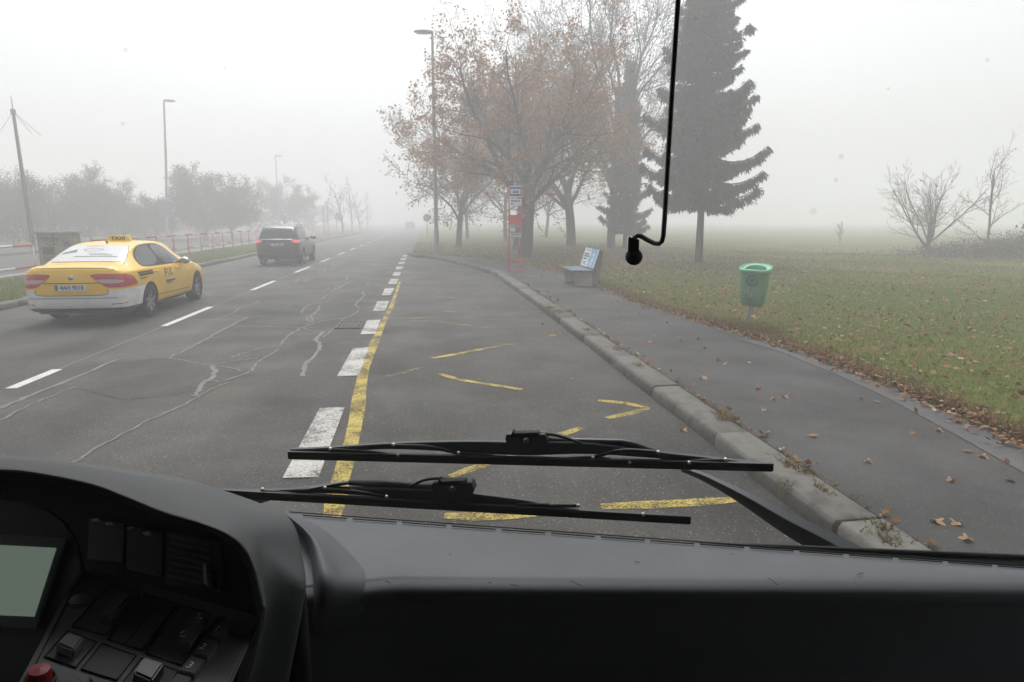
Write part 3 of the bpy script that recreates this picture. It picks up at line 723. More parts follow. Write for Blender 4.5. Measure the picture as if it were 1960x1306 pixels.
def split_mat(me, cuts, assign):
    bm = bmesh.new(); bm.from_mesh(me)
    for co, no in cuts: bmesh.ops.bisect_plane(bm, geom=bm.verts[:] + bm.edges[:] + bm.faces[:], plane_co=co, plane_no=no)
    for f in bm.faces:
        if f.material_index == 1 or me.materials[f.material_index] is m_black: continue
        k = assign(f.calc_center_median(), f)
        if k is not None: f.material_index = k
    bm.to_mesh(me); bm.free()

def plate(root, x, z, txt, face=-1):
    p = thing_part = MB(); p.box((x, 0, z), (.012, .52, .11)); pl = p.build('number_plate', m_plate, root, local=True, bevel=.004)
    mb = MB(); mb.box((x - .007, .235, z), (.004, .045, .104)); mb.build('country_band', m_blue, pl, local=True)
    vs, fs = text2d(txt, .115, .002); mb = MB(); mb.add([(x - .0095, -(p_[0] * .82) + .0 - .02, z + p_[1]) for p_ in vs], fs); mb.build('plate_lettering', m_ink, pl, local=True, flip=False)
    return pl

# ---- taxi
TX = -6.33; TY = G(275, 606).y - 1.10
taxi = thing('taxi', (TX, TY, 0), 'yellow taxi saloon with white rear bumper and a roof sign', 'taxi', rz=R(90))
ST = [(0.0, .36, .80, .93, .66, .56), (.03, .30, .90, 1.01, .74, .64), (.08, .26, .94, 1.055, .80, .70), (.16, .24, .95, 1.075, .845, .72), (.32, .23, .955, 1.088, .878, .72), (.52, .22, .96, 1.105, .898, .70),
      (.80, .22, .965, 1.225, .908, .64), (1.10, .22, .965, 1.34, .91, .605), (1.40, .22, .96, 1.42, .91, .595), (1.9, .22, .95, 1.462, .91, .60), (2.5, .22, .94, 1.452, .91, .60), (2.95, .22, .93, 1.375, .91, .585),
      (3.3, .22, .925, 1.22, .91, .60), (3.65, .22, .915, 1.04, .905, .68), (3.9, .22, .87, .99, .90, .72), (4.3, .22, .79, .92, .88, .68), (4.6, .24, .67, .80, .80, .60), (4.77, .28, .56, .68, .66, .48), (4.83, .38, .48, .58, .5, .38)]
me, bv = car_body(ST, (1.10, 3.86), .33, m_yel)
if len(me.materials) < 2: me.materials.append(m_black)
for m_ in (m_whp, m_trim): me.materials.append(m_)
def asg(c, f):
    if c.x < 1.1 and c.z < .655 - .0 * c.x and c.z > .315: return 2
    if c.z < .315 and c.x < 1.1: return 3
    if c.z < .26: return 3
    return 0
split_mat(me, [((0, 0, .655), (0, 0, 1)), ((0, 0, .315), (0, 0, 1)), ((1.1, 0, 0), (1, 0, 0)), ((0, 0, .26), (0, 0, 1))], asg)
shade(me, 0.9); o = bpy.data.objects.new('body', me); COL.objects.link(o); o.parent = taxi
rw = PR_tilt(.55, 1.11, math.atan2(1.36 - 1.12, .62))
decal('rear_window', bv, [(-.66, .02), (.66, .02), (.68, .06), (.53, .74), (.48, .80), (-.48, .80), (-.53, .74), (-.68, .06)], rw, m_film, taxi, .006, 1, 10)
decal('rear_window_seal', bv, [(-.67, .005), (.67, .005), (.69, .055), (.54, .75), (.485, .815), (-.485, .815), (-.54, .75), (-.69, .055)], rw, m_trim, taxi, .004, 1, 10)
prt = random.Random(5)
mb = MB()
for (a_, b_, v_, h_) in ((-.38, .02, .29, .022), (-.50, .26, .22, .026), (-.28, .06, .35, .012), (-.08, .24, .72, .018)):
    for (p, q, _) in scribble(None, a_, b_, v_, h_, prt, .35):
        quad = project(bv, [(p, v_ - h_ / 2), (q, v_ - h_ / 2), (q, v_ + h_ / 2), (p, v_ + h_ / 2)], rw, .009); mb.add(quad, [(0, 1, 2, 3)])
mb.v = [(p[0], p[1] if True else -p[1], p[2]) for p in mb.v]; tag(mb.build('window_lettering', m_greyink, taxi, local=True, flip=False), kind='stuff')
mb = MB(); mb.add(project(bv, [(.30, .42), (.53, .34), (.52, .40), (.33, .56)], rw, .009), [(0, 1, 2, 3)]); mb.build('window_print_bar', m_greyink, taxi, local=True, flip=False)
dline('window_print_outline', bv, [(.20, .50), (.16, .58), (.05, .60), (-.10, .56), (-.14, .50), (-.02, .46), (.12, .46), (.20, .50)], .012, rw, m_greyink, taxi, .009)
for sy in (1, -1):
    side = PR_side(sy)
    decal('rear_side_window', bv, [(1.02, 1.01), (1.84, 1.0), (1.84, 1.395), (1.55, 1.385), (1.25, 1.31), (1.03, 1.17), (.96, 1.07)], side, m_glass, taxi, .006, 2, 7)
    decal('front_side_window', bv, [(1.90, 1.0), (2.95, .975), (3.02, 1.0), (2.72, 1.20), (2.45, 1.335), (2.2, 1.385), (1.90, 1.395)], side, m_glass2, taxi, .006, 2, 7)
    decal('window_surround', bv, [(.98, .985), (1.9, .975), (3.0, .955), (3.07, .985), (2.76, 1.215), (2.46, 1.36), (2.2, 1.41), (1.55, 1.41), (1.22, 1.33), (.98, 1.18), (.92, 1.07)], side, m_trim, taxi, .003, 2, 8)
    dline('door_gap', bv, [(1.40, .40), (1.22, .56), (1.30, .80), (1.36, .97)], .006, side, m_trim, taxi); dline('door_gap', bv, [(1.90, .28), (1.93, .6), (1.91, .97)], .006, side, m_trim, taxi)
    dline('door_gap', bv, [(3.12, .28), (3.18, .5), (3.12, .75), (2.98, .97)], .006, side, m_trim, taxi); dline('sill_crease', bv, [(1.50, .40), (2.3, .385), (3.3, .37)], .012, side, m_trim, taxi, .002)
    for hx in (1.50, 2.60):
        mb = MB(); mb.tube([(hx - .10, sy * .893, .865), (hx - .06, sy * .922, .875), (hx + .06, sy * .922, .87), (hx + .10, sy * .893, .86)], .016, 8); mb.build('door_handle', m_yel, taxi, smooth=True, local=True)
    mirror_part(taxi, 2.92, sy * .86, 1.0, sy, m_chrome)
    fl = -1 if sy > 0 else 1
    dtext('door_lettering', bv, '. F I X .', .23, (2.08, .80), side, m_ink, taxi, flip=fl, bold=.003, sx=.85)
    # tail lamp wraps the corner
    c0 = (.95, 0.0); pc = PR_corner((.95, sy * .10))
    rd = lambda l: [((t if sy > 0 else t), z) for t, z in l]
    lamp = [(-sy * t, z) for t, z in ((.24, .90), (.26, .925), (.40, .935), (.60, .93), (.80, .915), (.95, .88), (1.05, .80), (1.10, .73), (1.08, .70), (.90, .69), (.70, .685), (.52, .685), (.46, .70), (.38, .77), (.30, .84))]
    ol = decal('tail_lamp', bv, lamp, pc, m_red, taxi, .007, 1, 8)
    st_ = [(-sy * t, z) for t, z in ((.33, .815), (.36, .835), (.50, .835), (.66, .825), (.76, .79), (.66, .765), (.50, .76), (.42, .765))]
    decal('reversing_strip', bv, st_, pc, m_lampw, ol, .011, 1, 4)
    decal('bumper_reflector', bv, [(-sy * t, z) for t, z in ((.52, .375), (.78, .385), (.78, .40), (.52, .395))], pc, m_red, taxi, .005, 0, 2)
mb = MB()
for (a_, b_, v_, h_, ) in ((.62, 1.28, .90, .03), (.66, 1.30, .855, .045), (.66, .98, .79, .02), (1.90, 2.40, .63, .04), (1.95, 2.25, .585, .02)):
    for (p, q, _) in scribble(None, a_, b_, v_, h_, prt, .25): mb.add(project(bv, [(p, v_ - h_ / 2), (q, v_ - h_ / 2), (q, v_ + h_ / 2), (p, v_ + h_ / 2)], PR_side(-1), .006), [(0, 1, 2, 3)])
tag(mb.build('side_lettering', m_ink, taxi, local=True, flip=False), kind='stuff')
mb = MB(); mb.add(project(bv, [(.60, .68), (.70, .68), (.70, .76), (.60, .76)], PR_side(-1), .006), [(0, 1, 2, 3)]); mb.build('side_sticker', m_film, taxi, local=True, flip=False)
decal('boot_panel', bv, [(-.56, .56), (.56, .56), (.60, .60), (.64, .67), (-.64, .67), (-.60, .60)], PR_rear, m_yel, taxi, .008, 1, 5)
dline('boot_gap', bv, [(-.60, .775), (0, .768), (.60, .775)], .014, PR_rear, m_trim, taxi, .006)
dline('boot_gap', bv, [(-.60, .655), (-.56, .56), (0, .55), (.56, .56), (.60, .655)], .010, PR_rear, m_trim, taxi, .0095)
dline('bumper_crease', bv, [(-.74, .50), (0, .495), (.74, .50)], .012, PR_rear, m_greyink, taxi, .005)
dline('boot_edge_gap', bv, [(-.60, 1.03), (0, 1.035), (.60, 1.03)], .008, PR_rear, m_trim, taxi, .003)
rx = bv.ray_cast(Vector((-2, 0, .69)), Vector((1, 0, 0)))[0].x
plate(taxi, rx - .02, .69, '4AH 9018')
rx = bv.ray_cast(Vector((-2, 0, .87)), Vector((1, 0, 0)))[0].x
mb = MB(); mb.lathe([(0.001, -.014), (.035, -.012), (.045, 0)], 20, (rx, 0, .865), 'X'); em = mb.build('boot_badge', m_chrome, taxi, smooth=True, local=True)
mb = MB(); mb.lathe([(.018, -.016), (.022, -.018), (.026, -.016)], 16, (rx, 0, .865), 'X'); mb.build('badge_ring', m_trim, em, local=True)
mb = MB(); mb.add([(2.02, .24, 1.452), (2.02, -.24, 1.452), (2.20, -.24, 1.452), (2.20, .24, 1.452), (2.055, .19, 1.565), (2.055, -.19, 1.565), (2.15, -.19, 1.565), (2.15, .19, 1.565)], [(0, 1, 5, 4), (1, 2, 6, 5), (2, 3, 7, 6), (3, 0, 4, 7), (4, 5, 6, 7), (3, 2, 1, 0)])
m_sign = M('roof sign plastic', (0.62, 0.44, 0.05), 0.35)
sg = mb.build('roof_sign', m_sign, taxi, local=True, bevel=.012)
vs, fs = text2d('TAXI', .10, .003); mb = MB(); mb.add([(2.037 - .004 + p[1] * .31, -p[0] * 1.25, 1.508 + p[1] * .95) for p in vs], fs); mb.build('sign_lettering', m_ink, sg, local=True, flip=False)
mb = MB(); mb.tube([(1.55, 0, 1.445), (1.48, 0, 1.47)], [.02, .008], 6); mb.build('aerial', m_trim, taxi, local=True)
for x_, sy in ((1.10, 1), (1.10, -1), (3.86, 1), (3.86, -1)): wheel(taxi, x_, sy * .79, .33, .215, sy, 7)
mb = MB(); mb.tube([(.06, .55, .30), (.3, .55, .30)], .035, 10); mb.build('exhaust', m_iron, taxi, local=True)
mb = MB(); mb.box((2.4, 0, .24), (4.2, 1.5, .10)); mb.box((.45, 0, .27), (.6, 1.25, .14)); mb.build('underbody', m_trim, taxi, local=True)
decal('windscreen', bv, [(-.62, .02), (.62, .02), (.52, .68), (-.52, .68)], (lambda u, v: (Vector((3.60 - v * .95 + 1.0, u, 1.05 + v * .46 + 2.0)), Vector((-1, 0, -2)).normalized())), m_glass, taxi, .004, 1, 6)

# ---- dark SUV
SX = -6.12; SY = G(570, 506).y - .98
suv = thing('suv', (SX, SY, 0), 'dark grey estate SUV with brake lamps lit driving ahead of the taxi', 'car', rz=R(90))
ST2 = [(0.0, .42, .74, .86, .68, .56), (.03, .34, .90, 1.02, .76, .66), (.08, .30, 1.0, 1.12, .81, .71), (.16, .28, 1.03, 1.20, .85, .71), (.30, .27, 1.045, 1.36, .88, .685), (.45, .26, 1.05, 1.50, .895, .655), (.62, .26, 1.05, 1.605, .90, .63),
       (.85, .26, 1.05, 1.645, .90, .625), (1.4, .26, 1.04, 1.675, .90, .63), (2.0, .26, 1.03, 1.68, .90, .63), (2.6, .26, 1.02, 1.65, .90, .62), (2.9, .26, 1.015, 1.56, .90, .61), (3.2, .26, 1.01, 1.38, .90, .63), (3.5, .26, 1.0, 1.17, .90, .69), (3.7, .26, .98, 1.11, .90, .72), (4.1, .26, .93, 1.05, .88, .70), (4.4, .28, .84, .96, .82, .62), (4.6, .32, .70, .84, .70, .5), (4.65, .42, .6, .72, .55, .4)]
me, bv2 = car_body(ST2, (.98, 3.65), .35, m_dark)
if len(me.materials) < 2: me.materials.append(m_black)
for m_ in (m_trim,): me.materials.append(m_)
split_mat(me, [((0, 0, .42), (0, 0, 1))], lambda c, f: 2 if c.z < .42 else 0)
shade(me, .9); o = bpy.data.objects.new('body', me); COL.objects.link(o); o.parent = suv
decal('rear_window', bv2, [(-.66, 1.12), (.66, 1.12), (.68, 1.16), (.57, 1.54), (.52, 1.56), (-.52, 1.56), (-.57, 1.54), (-.68, 1.16)], PR_rear, m_glass, suv, .006, 1, 9)
decal('chrome_strip', bv2, [(-.74, 1.06), (.74, 1.06), (.74, 1.09), (-.74, 1.09)], PR_rear, m_chrome, suv, .012, 0, 4)
for sy in (1, -1):
    side = PR_side(sy); pc = PR_corner((.95, sy * .10))
    decal('quarter_window', bv2, [(.55, 1.14), (1.12, 1.10), (1.12, 1.53), (.90, 1.52), (.62, 1.36)], side, m_glass, suv, .006, 1, 6)
    decal('rear_side_window', bv2, [(1.18, 1.08), (2.0, 1.06), (2.0, 1.56), (1.6, 1.56), (1.18, 1.54)], side, m_glass, suv, .006, 1, 6)
    decal('front_side_window', bv2, [(2.06, 1.06), (3.02, 1.03), (2.95, 1.15), (2.65, 1.40), (2.4, 1.53), (2.06, 1.56)], side, m_glass2, suv, .006, 1, 6)
    dline('door_gap', bv2, [(1.16, .55), (1.13, .8), (1.15, 1.08)], .010, side, m_black, suv); dline('door_gap', bv2, [(2.02, .35), (2.04, .7), (2.03, 1.06)], .010, side, m_black, suv); dline('door_gap', bv2, [(3.05, .4), (3.1, .7), (3.04, 1.02)], .010, side, m_black, suv)
    for hx in (1.45, 2.4):
        mb = MB(); mb.tube([(hx - .09, sy * .893, .96), (hx - .05, sy * .915, .965), (hx + .05, sy * .915, .965), (hx + .09, sy * .893, .96)], .015, 8); mb.build('door_handle', m_dark, suv, smooth=True, local=True)
    mirror_part(suv, 2.95, sy * .87, 1.10, sy, m_dark, 1.15)
    tl = decal('tail_lamp', bv2, [(-sy * t, z) for t, z in ((.44, 1.05), (.85, 1.055), (1.02, 1.03), (.95, .95), (.70, .93), (.52, .95))], pc, m_lampw, suv, .010, 1, 6)
    decal('brake_light', bv2, [(-sy * t, z) for t, z in ((.52, 1.04), (.76, 1.04), (.80, .99), (.72, .95), (.55, .965))], pc, m_redlit, tl, .014, 1, 4)
    decal('bumper_reflector', bv2, [(-sy * t, z) for t, z in ((.48, .60), (.72, .61), (.72, .65), (.48, .64))], pc, m_red, suv, .006, 0, 2)
    mb = MB(); mb.tube([(.62, sy * .60, 1.60), (.80, sy * .60, 1.66), (1.6, sy * .60, 1.70), (2.4, sy * .60, 1.68), (2.62, sy * .60, 1.62)], .014, 6); mb.build('roof_rail', m_chrome, suv, smooth=True, local=True)
for x_, sy in ((.98, 1), (.98, -1), (3.65, 1), (3.65, -1)): wheel(suv, x_, sy * .79, .35, .215, sy, 7)
rx = bv2.ray_cast(Vector((-2, 0, .88)), Vector((1, 0, 0)))[0].x
plate(suv, rx - .02, .87, '1SP 6838')
mb = MB(); rx = bv2.ray_cast(Vector((-2, 0, 1.0)), Vector((1, 0, 0)))[0].x; mb.prism([(rx - .01, 0, 1.03), (rx - .01, .04, .97), (rx - .01, -.04, .97)], (-.01, 0, 0)); mb.build('badge', m_chrome, suv, local=True)
mb = MB(); mb.tube([(1.0, 0, 1.65), (.86, 0, 1.78)], [.008, .003], 5); mb.build('aerial', m_trim, suv, local=True)
dline('tailgate_gap', bv2, [(-.66, .70), (0, .66), (.66, .70)], .014, PR_rear, m_black, suv, .006)
mb = MB(); mb.box((2.3, 0, .30), (3.9, 1.5, .12)); mb.box((.4, 0, .34), (.5, 1.2, .14)); mb.build('underbody', m_trim, suv, local=True)

# far car: only its lamps and outline show through the fog
fc = copy_tree(suv); fc.name = 'distant_car'; fc.location = (-2.9, 125.0, 0)
fc['label'] = 'distant car almost lost in the fog, its red lamps faintly glowing'; fc['category'] = 'car'

# ================================================================== STREET FURNITURE
m_redp = NM('red painted steel', (0.50, 0.025, 0.03), (0.62, 0.04, 0.04), 6, 0.45, 0.5, 0.1, 0.002)
m_wsteel = NM('white painted steel', (0.5, 0.5, 0.48), (0.62, 0.62, 0.6), 5, 0.5)
m_galv = NM('galvanised steel', (0.22, 0.23, 0.23), (0.30, 0.31, 0.31), 5, 0.55, 0.5, 0.1, 0.002, metal=0.3)
m_pole = NM('grey lamp post paint', (0.26, 0.28, 0.27), (0.34, 0.36, 0.35), 2, 0.6)
def banded():
    m, n, l, b = newmat('red and white bands'); p = geo_pos(n); s = n.new('ShaderNodeSeparateXYZ'); l.new(p, s.inputs[0])
    f = math_(n, l, 'GREATER_THAN', math_(n, l, 'FRACT', math_(n, l, 'MULTIPLY', s.outputs[1], 0.42)), 0.5)
    w = noise(n, l, p, 8, 4); c = mix(n, l, f, (0.40, 0.03, 0.03), (0.60, 0.60, 0.58)); c = mix(n, l, 0.5, c, ramp(n, l, w, [(0.3, (.6, .6, .6)), (.6, (1, 1, 1))]), 'MULTIPLY')
    l.new(c, b.inputs['Base Color']); b.inputs['Roughness'].default_value = .5; return m
m_band = banded()
FXX = -12.12
def railing(y0, y1, label, mats=(m_redp, m_wsteel)):
    t = thing('guard_railing', (FXX, y0, .11), label, 'railing')
    mb = MB(); mb.tube([(FXX, y0, 1.12), (FXX, y1, 1.12)], .036, 8); mb.build('top_rail', m_band, t, smooth=True)
    mb = MB(); mb.tube([(FXX, y0, .46), (FXX, y1, .46)], .032, 8); mb.build('lower_rail', m_band, t, smooth=True)
    n_ = max(1, round((y1 - y0) / 2.0))
    for k in range(n_ + 1):
        yy_ = y0 + (y1 - y0) * k / n_; mb = MB(); mb.tube([(FXX, yy_, .05), (FXX, yy_, 1.10)], .034, 8); mb.build('post', mats[1] if k in (0, n_) and y1 < 24 else mats[0], t, smooth=True)
ye = 22.5
railing(8.0, ye, 'end of the red and white railing left of the utility cabinet')
railing(26.2, 92.2, 'long red and white railing running along the median behind the two cars')

# utility cabinet
m_cab = NM('beige cabinet', (0.22, 0.20, 0.16), (0.30, 0.28, 0.23), 4, 0.7)
m_cabr = NM('beige cabinet roof', (0.30, 0.28, 0.24), (0.36, 0.34, 0.3), 4, 0.7)
m_brown = M('cabinet rust panel', (0.20, 0.11, 0.07), 0.7)
cb = Vector((-12.42, 24.65, .11)); cab = thing('utility_cabinet', cb, 'beige utility cabinet with black graffiti beside the railing end', 'utility cabinet')
mb = MB(); mb.box(cb + Vector((0, 0, .66)), (1.14, .5, 1.30)); mb.build('body', m_cab, cab, bevel=.015)
mb = MB(); mb.box(cb + Vector((0, 0, 1.355)), (1.26, .62, .08)); mb.build('roof', m_cabr, cab, bevel=.015)
mb = MB(); mb.box(cb + Vector((-.06, -.252, .66)), (.02, .01, 1.2)); mb.build('door_gap', m_black, cab)
mb = MB(); mb.box(cb + Vector((-.24, -.262, .74)), (.36, .02, .26)); mb.build('vent', m_trim, cab)
mb = MB(); mb.box(cb + Vector((-.24, -.262, .46)), (.36, .02, .2)); mb.build('label_panel', m_brown, cab)
mb = MB()
def stroke(mb, pts, w, o, ax, az, k=10):
    c = crom(pts, k)
    for p, q in zip(c, c[1:]): mb.bar(o + ax * p[0] + az * p[1], o + ax * q[0] + az * q[1], .004, w, up=az if abs((q - p)[0]) > abs((q - p)[1]) else ax)
oo = cb + Vector((-.33, -.262, 1.10)); ax, az = Vector((1, 0, 0)), Vector((0, 0, 1))
for l in ([(-.12, .08), (0, .02), (0, -.06)], [(.02, .05), (.1, .08), (.1, -.04)], [(.08, .0), (.2, .05), (.22, -.05), (.12, -.08)], [(.2, .05), (.3, .08), (.3, -.03)], [(.28, .02), (.42, .06), (.36, -.05)], [(.0, -.1), (.16, -.18), (.34, -.1)]): stroke(mb, l, .035, oo, ax, az)
mb.build('graffiti', m_ink, cab, flip=False)
mb = MB(); oo = cb + Vector((.34, -.262, 1.0))
for l in ([(-.1, .1), (.1, -.1)], [(.1, .1), (-.08, -.1)], [(-.1, -.02), (.1, 0)]): stroke(mb, l, .03, oo, ax, az, 4)
mb.build('blue_graffiti', m_blue, cab, flip=False)

# leaning mast with stays at far left
mbp = G(66, 488, 0.11); mt = V(25, 214, (mbp - EYE).dot(_cf) * 1.0)
hgt = up_from(25, 214, mbp)
mast = thing('mast', mbp, 'tall dark leaning mast with thin stay wires at far left', 'mast')
r_top = ray(25, 214); k_ = mbp.y / r_top.y; mtop = EYE + r_top * k_
r_tip = ray(21, 183); mtip = EYE + r_tip * (mbp.y / r_tip.y)
mb = MB(); mb.tube([mbp, mtop], [.11, .07], 10); mb.build('pole', M('dark green mast paint', (0.05, 0.065, 0.06), 0.6), mast, smooth=True)
mb = MB(); mb.tube([mtop, mtip], [.03, .012], 6); mb.build('spike', m_galv, mast)
mb = MB(); mb.lathe([(.07, -.12), (.12, -.1), (.12, .1), (.06, .14)], 10, tuple(mtop)); mb.build('collar', m_pole, mast)
for dx in (-1.1, .55, .95):
    mb = MB(); mb.tube([mtop, mtop + Vector((dx, .4, -.9 - .2 * abs(dx)))], .012, 4); mb.build('stay_wire', m_galv, mast)

# street lamps
def street_lamp(base, h, arm, label, hang=None, lean=0.0, r0=.10):
    t = thing('street_lamp', base, label, 'street lamp', 'tall street lamps along the road')
    b_ = Vector(base); top = b_ + Vector((lean, 0, h))
    mb = MB(); mb.tube([b_, b_ + Vector((0, 0, 1.2)), b_ + Vector((0, 0, 1.25)), b_.lerp(top, .6), top], [r0 * 1.25, r0 * 1.25, r0, r0 * .8, r0 * .6], 10); mb.build('pole', m_pole, t, smooth=.8)
    s_ = 1 if arm > 0 else -1
    mb = MB(); mb.tube([top - Vector((0, 0, .12)), top + Vector((0, 0, .10))], .05, 8); mb.build('arm', m_pole, t, smooth=True)
    prof = [(0, .02, .06), (.12, .10, .10), (.40, .16, .13), (.75, .15, .10), (.90, .05, .05)]
    mb = MB(); rows_ = []
    for q, w_, hh in prof:
        rows_.append([top + Vector((-s_ * .06 + s_ * q, w_ * math.cos(a_), .08 + hh * math.sin(a_) * (1 if math.sin(a_) > 0 else .55))) for a_ in [2 * math.pi * i / 12 for i in range(12)]])
    mb.grid(rows_, closed=True); mb.f += [tuple(range(12)), tuple(range(48, 60))]; mb.m += [0, 0]
    hd = mb.build('lamp_head', m_galv, t, smooth=1.2)
    mb = MB(); mb.box(top + Vector((s_ * .46, 0, .02)), (.5, .22, .05)); mb.build('lens', m_plate, hd, bevel=.015)
    if hang:
        mb = MB(); mb.box(b_ + Vector((0, -.14, hang)), (.95, .04, 1.25)); mb.build('hung_sign', m_sgnb, t, bevel=.01)
    return t
m_sgnb = M('grey blue sign back', (0.13, 0.15, 0.19), 0.5)
b1 = G(836, 491, PZ); street_lamp(b1, up_from(836, 66, b1) - PZ, -.55, 'street lamp on the lawn beside the oak, its head reaching over the road')
b2 = Vector((-21.9, 0, .11)); b2.y = 21.9 * 1270 / (815 - 323) * .985; b2 = Vector((G(323, 466).x, G(323, 466).y, .11))
street_lamp(b2, up_from(313, 196, b2) - .11, .5, 'street lamp across the road carrying a small hung sign', hang=up_from(320, 400, b2) - .11, lean=.60, r0=.11)
b3 = G(536, 446, .11); street_lamp(b3, up_from(533, 300, b3) - .11, .5, 'faint street lamp deep in the fog above the far trees')

# bus stop post
BS = G(985, 521.5, PZ); BSY = BS.y
stop = thing('bus_stop_post', BS, 'red steel bus stop post with timetable panels on the pavement', 'bus stop')
def bs(px, py): r_ = ray(px, py); return EYE + r_ * (BSY / r_.y)
xl, xr = bs(974.5, 440).x, bs(998, 440).x
zt_ = lambda y_: bs(985, y_).z
for x_ in (xl, xr):
    mb = MB(); mb.box((x_, BSY, (PZ + zt_(357)) / 2), (.05, .05, zt_(357) - PZ)); mb.build('upright', m_redp, stop, bevel=.008)
for y_ in (502, 519.5, 413, 393):
    mb = MB(); mb.box(((xl + xr) / 2, BSY, zt_(y_)), (xr - xl - .05, .04, .045)); mb.build('crossbar', m_redp, stop, bevel=.006)
def panel(name, ya_, yb_, mat, proud=.03, inset_=0.0, parent=stop, t_=.02, xa_=None, xb_=None):
    x1, x2 = (xa_ if xa_ is not None else xl + .0), (xb_ if xb_ is not None else xr - .0)
    mb = MB(); mb.box(((x1 + x2) / 2, BSY - proud, (zt_(ya_) + zt_(yb_)) / 2), (x2 - x1 - 2 * inset_, t_, abs(zt_(ya_) - zt_(yb_)) - 2 * inset_)); return mb.build(name, mat, parent, bevel=.003)
m_wht = M('white panel', (0.62, 0.63, 0.66), 0.4); m_signblue = M('sign blue', (0.015, 0.05, 0.30), 0.4)
p1 = panel('stop_sign', 356, 378, m_wht, .04); panel('sign_border', 357.5, 376.5, m_signblue, .052, .012, p1); panel('sign_face', 359.5, 374.5, m_wht, .064, .045, p1)
mb = MB(); cxm = (xl + xr) / 2; zc = zt_(367)
mb.box((cxm, BSY - .078, zc), (.20, .006, .07)); mb.box((cxm - .06, BSY - .078, zc - .045), (.03, .006, .03)); mb.box((cxm + .06, BSY - .078, zc - .045), (.03, .006, .03)); mb.build('bus_pictogram', m_ink, p1)
mb = MB()
for k in range(4): mb.box((cxm - .07 + k * .047, BSY - .083, zc + .008), (.034, .003, .026))
mb.build('pictogram_windows', m_wht, p1)
p2 = panel('stop_name_plate', 380.5, 394.5, m_wht, .045); p3 = panel('red_panel', 414, 431, m_redp, .03); p4 = panel('timetable_case', 433, 456, m_galv, .05, -.012)
mb = MB()
for (a_, b_, z_, h_) in ((-.15, .15, zt_(385), .035), (-.15, -.08, zt_(390.5), .035)):
    for p, q, _ in scribble(None, a_, b_, z_, h_, prt, .3): mb.box((cxm + (p + q) / 2, BSY - .058, z_), (q - p, .004, h_))
mb.build('name_lettering', m_ink, p2)
panel('timetable_sheet', 436, 443.5, m_wht, .064, .0, p4, .01, xl + .03, cxm - .02); panel('red_notice', 436, 443.5, M('red notice', (.4, .05, .05), .5), .064, 0, p4, .01, cxm, xr - .03); s2 = panel('line_sheet', 446, 454, m_wht, .064, .0, p4, .01, xl + .03, xr - .03)
mb = MB()
for z_, h_ in ((zt_(448.5), .045), (zt_(452), .02)):
    for p, q, _ in scribble(None, -.15, .15, z_, h_, prt, .4): mb.box((cxm + (p + q) / 2, BSY - .071, z_), (q - p, .004, h_))
mb.build('sheet_lettering', m_greyink, p4)
mb = MB(); mb.tube([bs(977, 433) + Vector((0, -.05, 0)), bs(981, 430.5) + Vector((0, -.05, 0)), bs(989, 430.5) + Vector((0, -.05, 0)), bs(993, 433) + Vector((0, -.05, 0))], .015, 6); mb.build('case_handle', m_galv, stop)
mb = MB()
for l in ([(.0, 0), (.10, .05)], [(.06, 0), (.16, .06)], [(-.04, 0), (.03, .03)]): stroke(mb, l, .012, Vector((cxm, BSY - .01, zt_(409))), ax, az, 3)
mb.build('route_strip', m_wht, stop, flip=False)

# bench with advertisement back
m_conc = NM('bench concrete', (0.26, 0.235, 0.19), (0.36, 0.33, 0.27), 5, 0.85, 0.2, 0.3, 0.006)
m_concd = NM('stained concrete', (0.15, 0.14, 0.12), (0.22, 0.20, 0.17), 5, 0.85, 0.2, 0.3, 0.006)
m_slate = NM('blue grey seat paint', (0.10, 0.135, 0.165), (0.15, 0.19, 0.22), 7, 0.6)
n0, n1, f0 = G(1102, 549, PZ), G(1143, 549, PZ), G(1084, 541, PZ)
bx0, bx1, by0, by1 = n0.x, n1.x + .02, n0.y, f0.y + .25
bench = thing('bench', ((bx0 + bx1) / 2, (by0 + by1) / 2, PZ), 'concrete bench with blue grey seat and a poster on its backrest', 'bench')
for yb_ in (by0, by1 - .09):
    mb = MB(); mb.prism([(bx0, yb_, PZ), (bx1 - .14, yb_, PZ), (bx1 - .14, yb_, PZ + .385), (bx0 - .03, yb_, PZ + .385)], (0, .09, 0)); mb.build('leg', m_conc, bench, bevel=.01)
    mb = MB(); mb.prism([(bx1 - .139, yb_, PZ), (bx1 + .02, yb_, PZ), (bx1 + .16, yb_, PZ + .93), (bx1 + .06, yb_, PZ + .93), (bx1 - .10, yb_, PZ + .44), (bx1 - .139, yb_, PZ + .40)], (0, .10, 0)); mb.build('back_support', m_concd if yb_ == by0 else m_conc, bench, bevel=.01)
for k in range(4):
    w_ = (bx1 - .16 - bx0 + .12) / 4; mb = MB(); mb.box((bx0 - .10 + w_ * (k + .5), (by0 + by1) / 2, PZ + .415), (w_ - .012, by1 - by0 + .22, .05)); mb.build('seat_plank', m_slate, bench, bevel=.008)
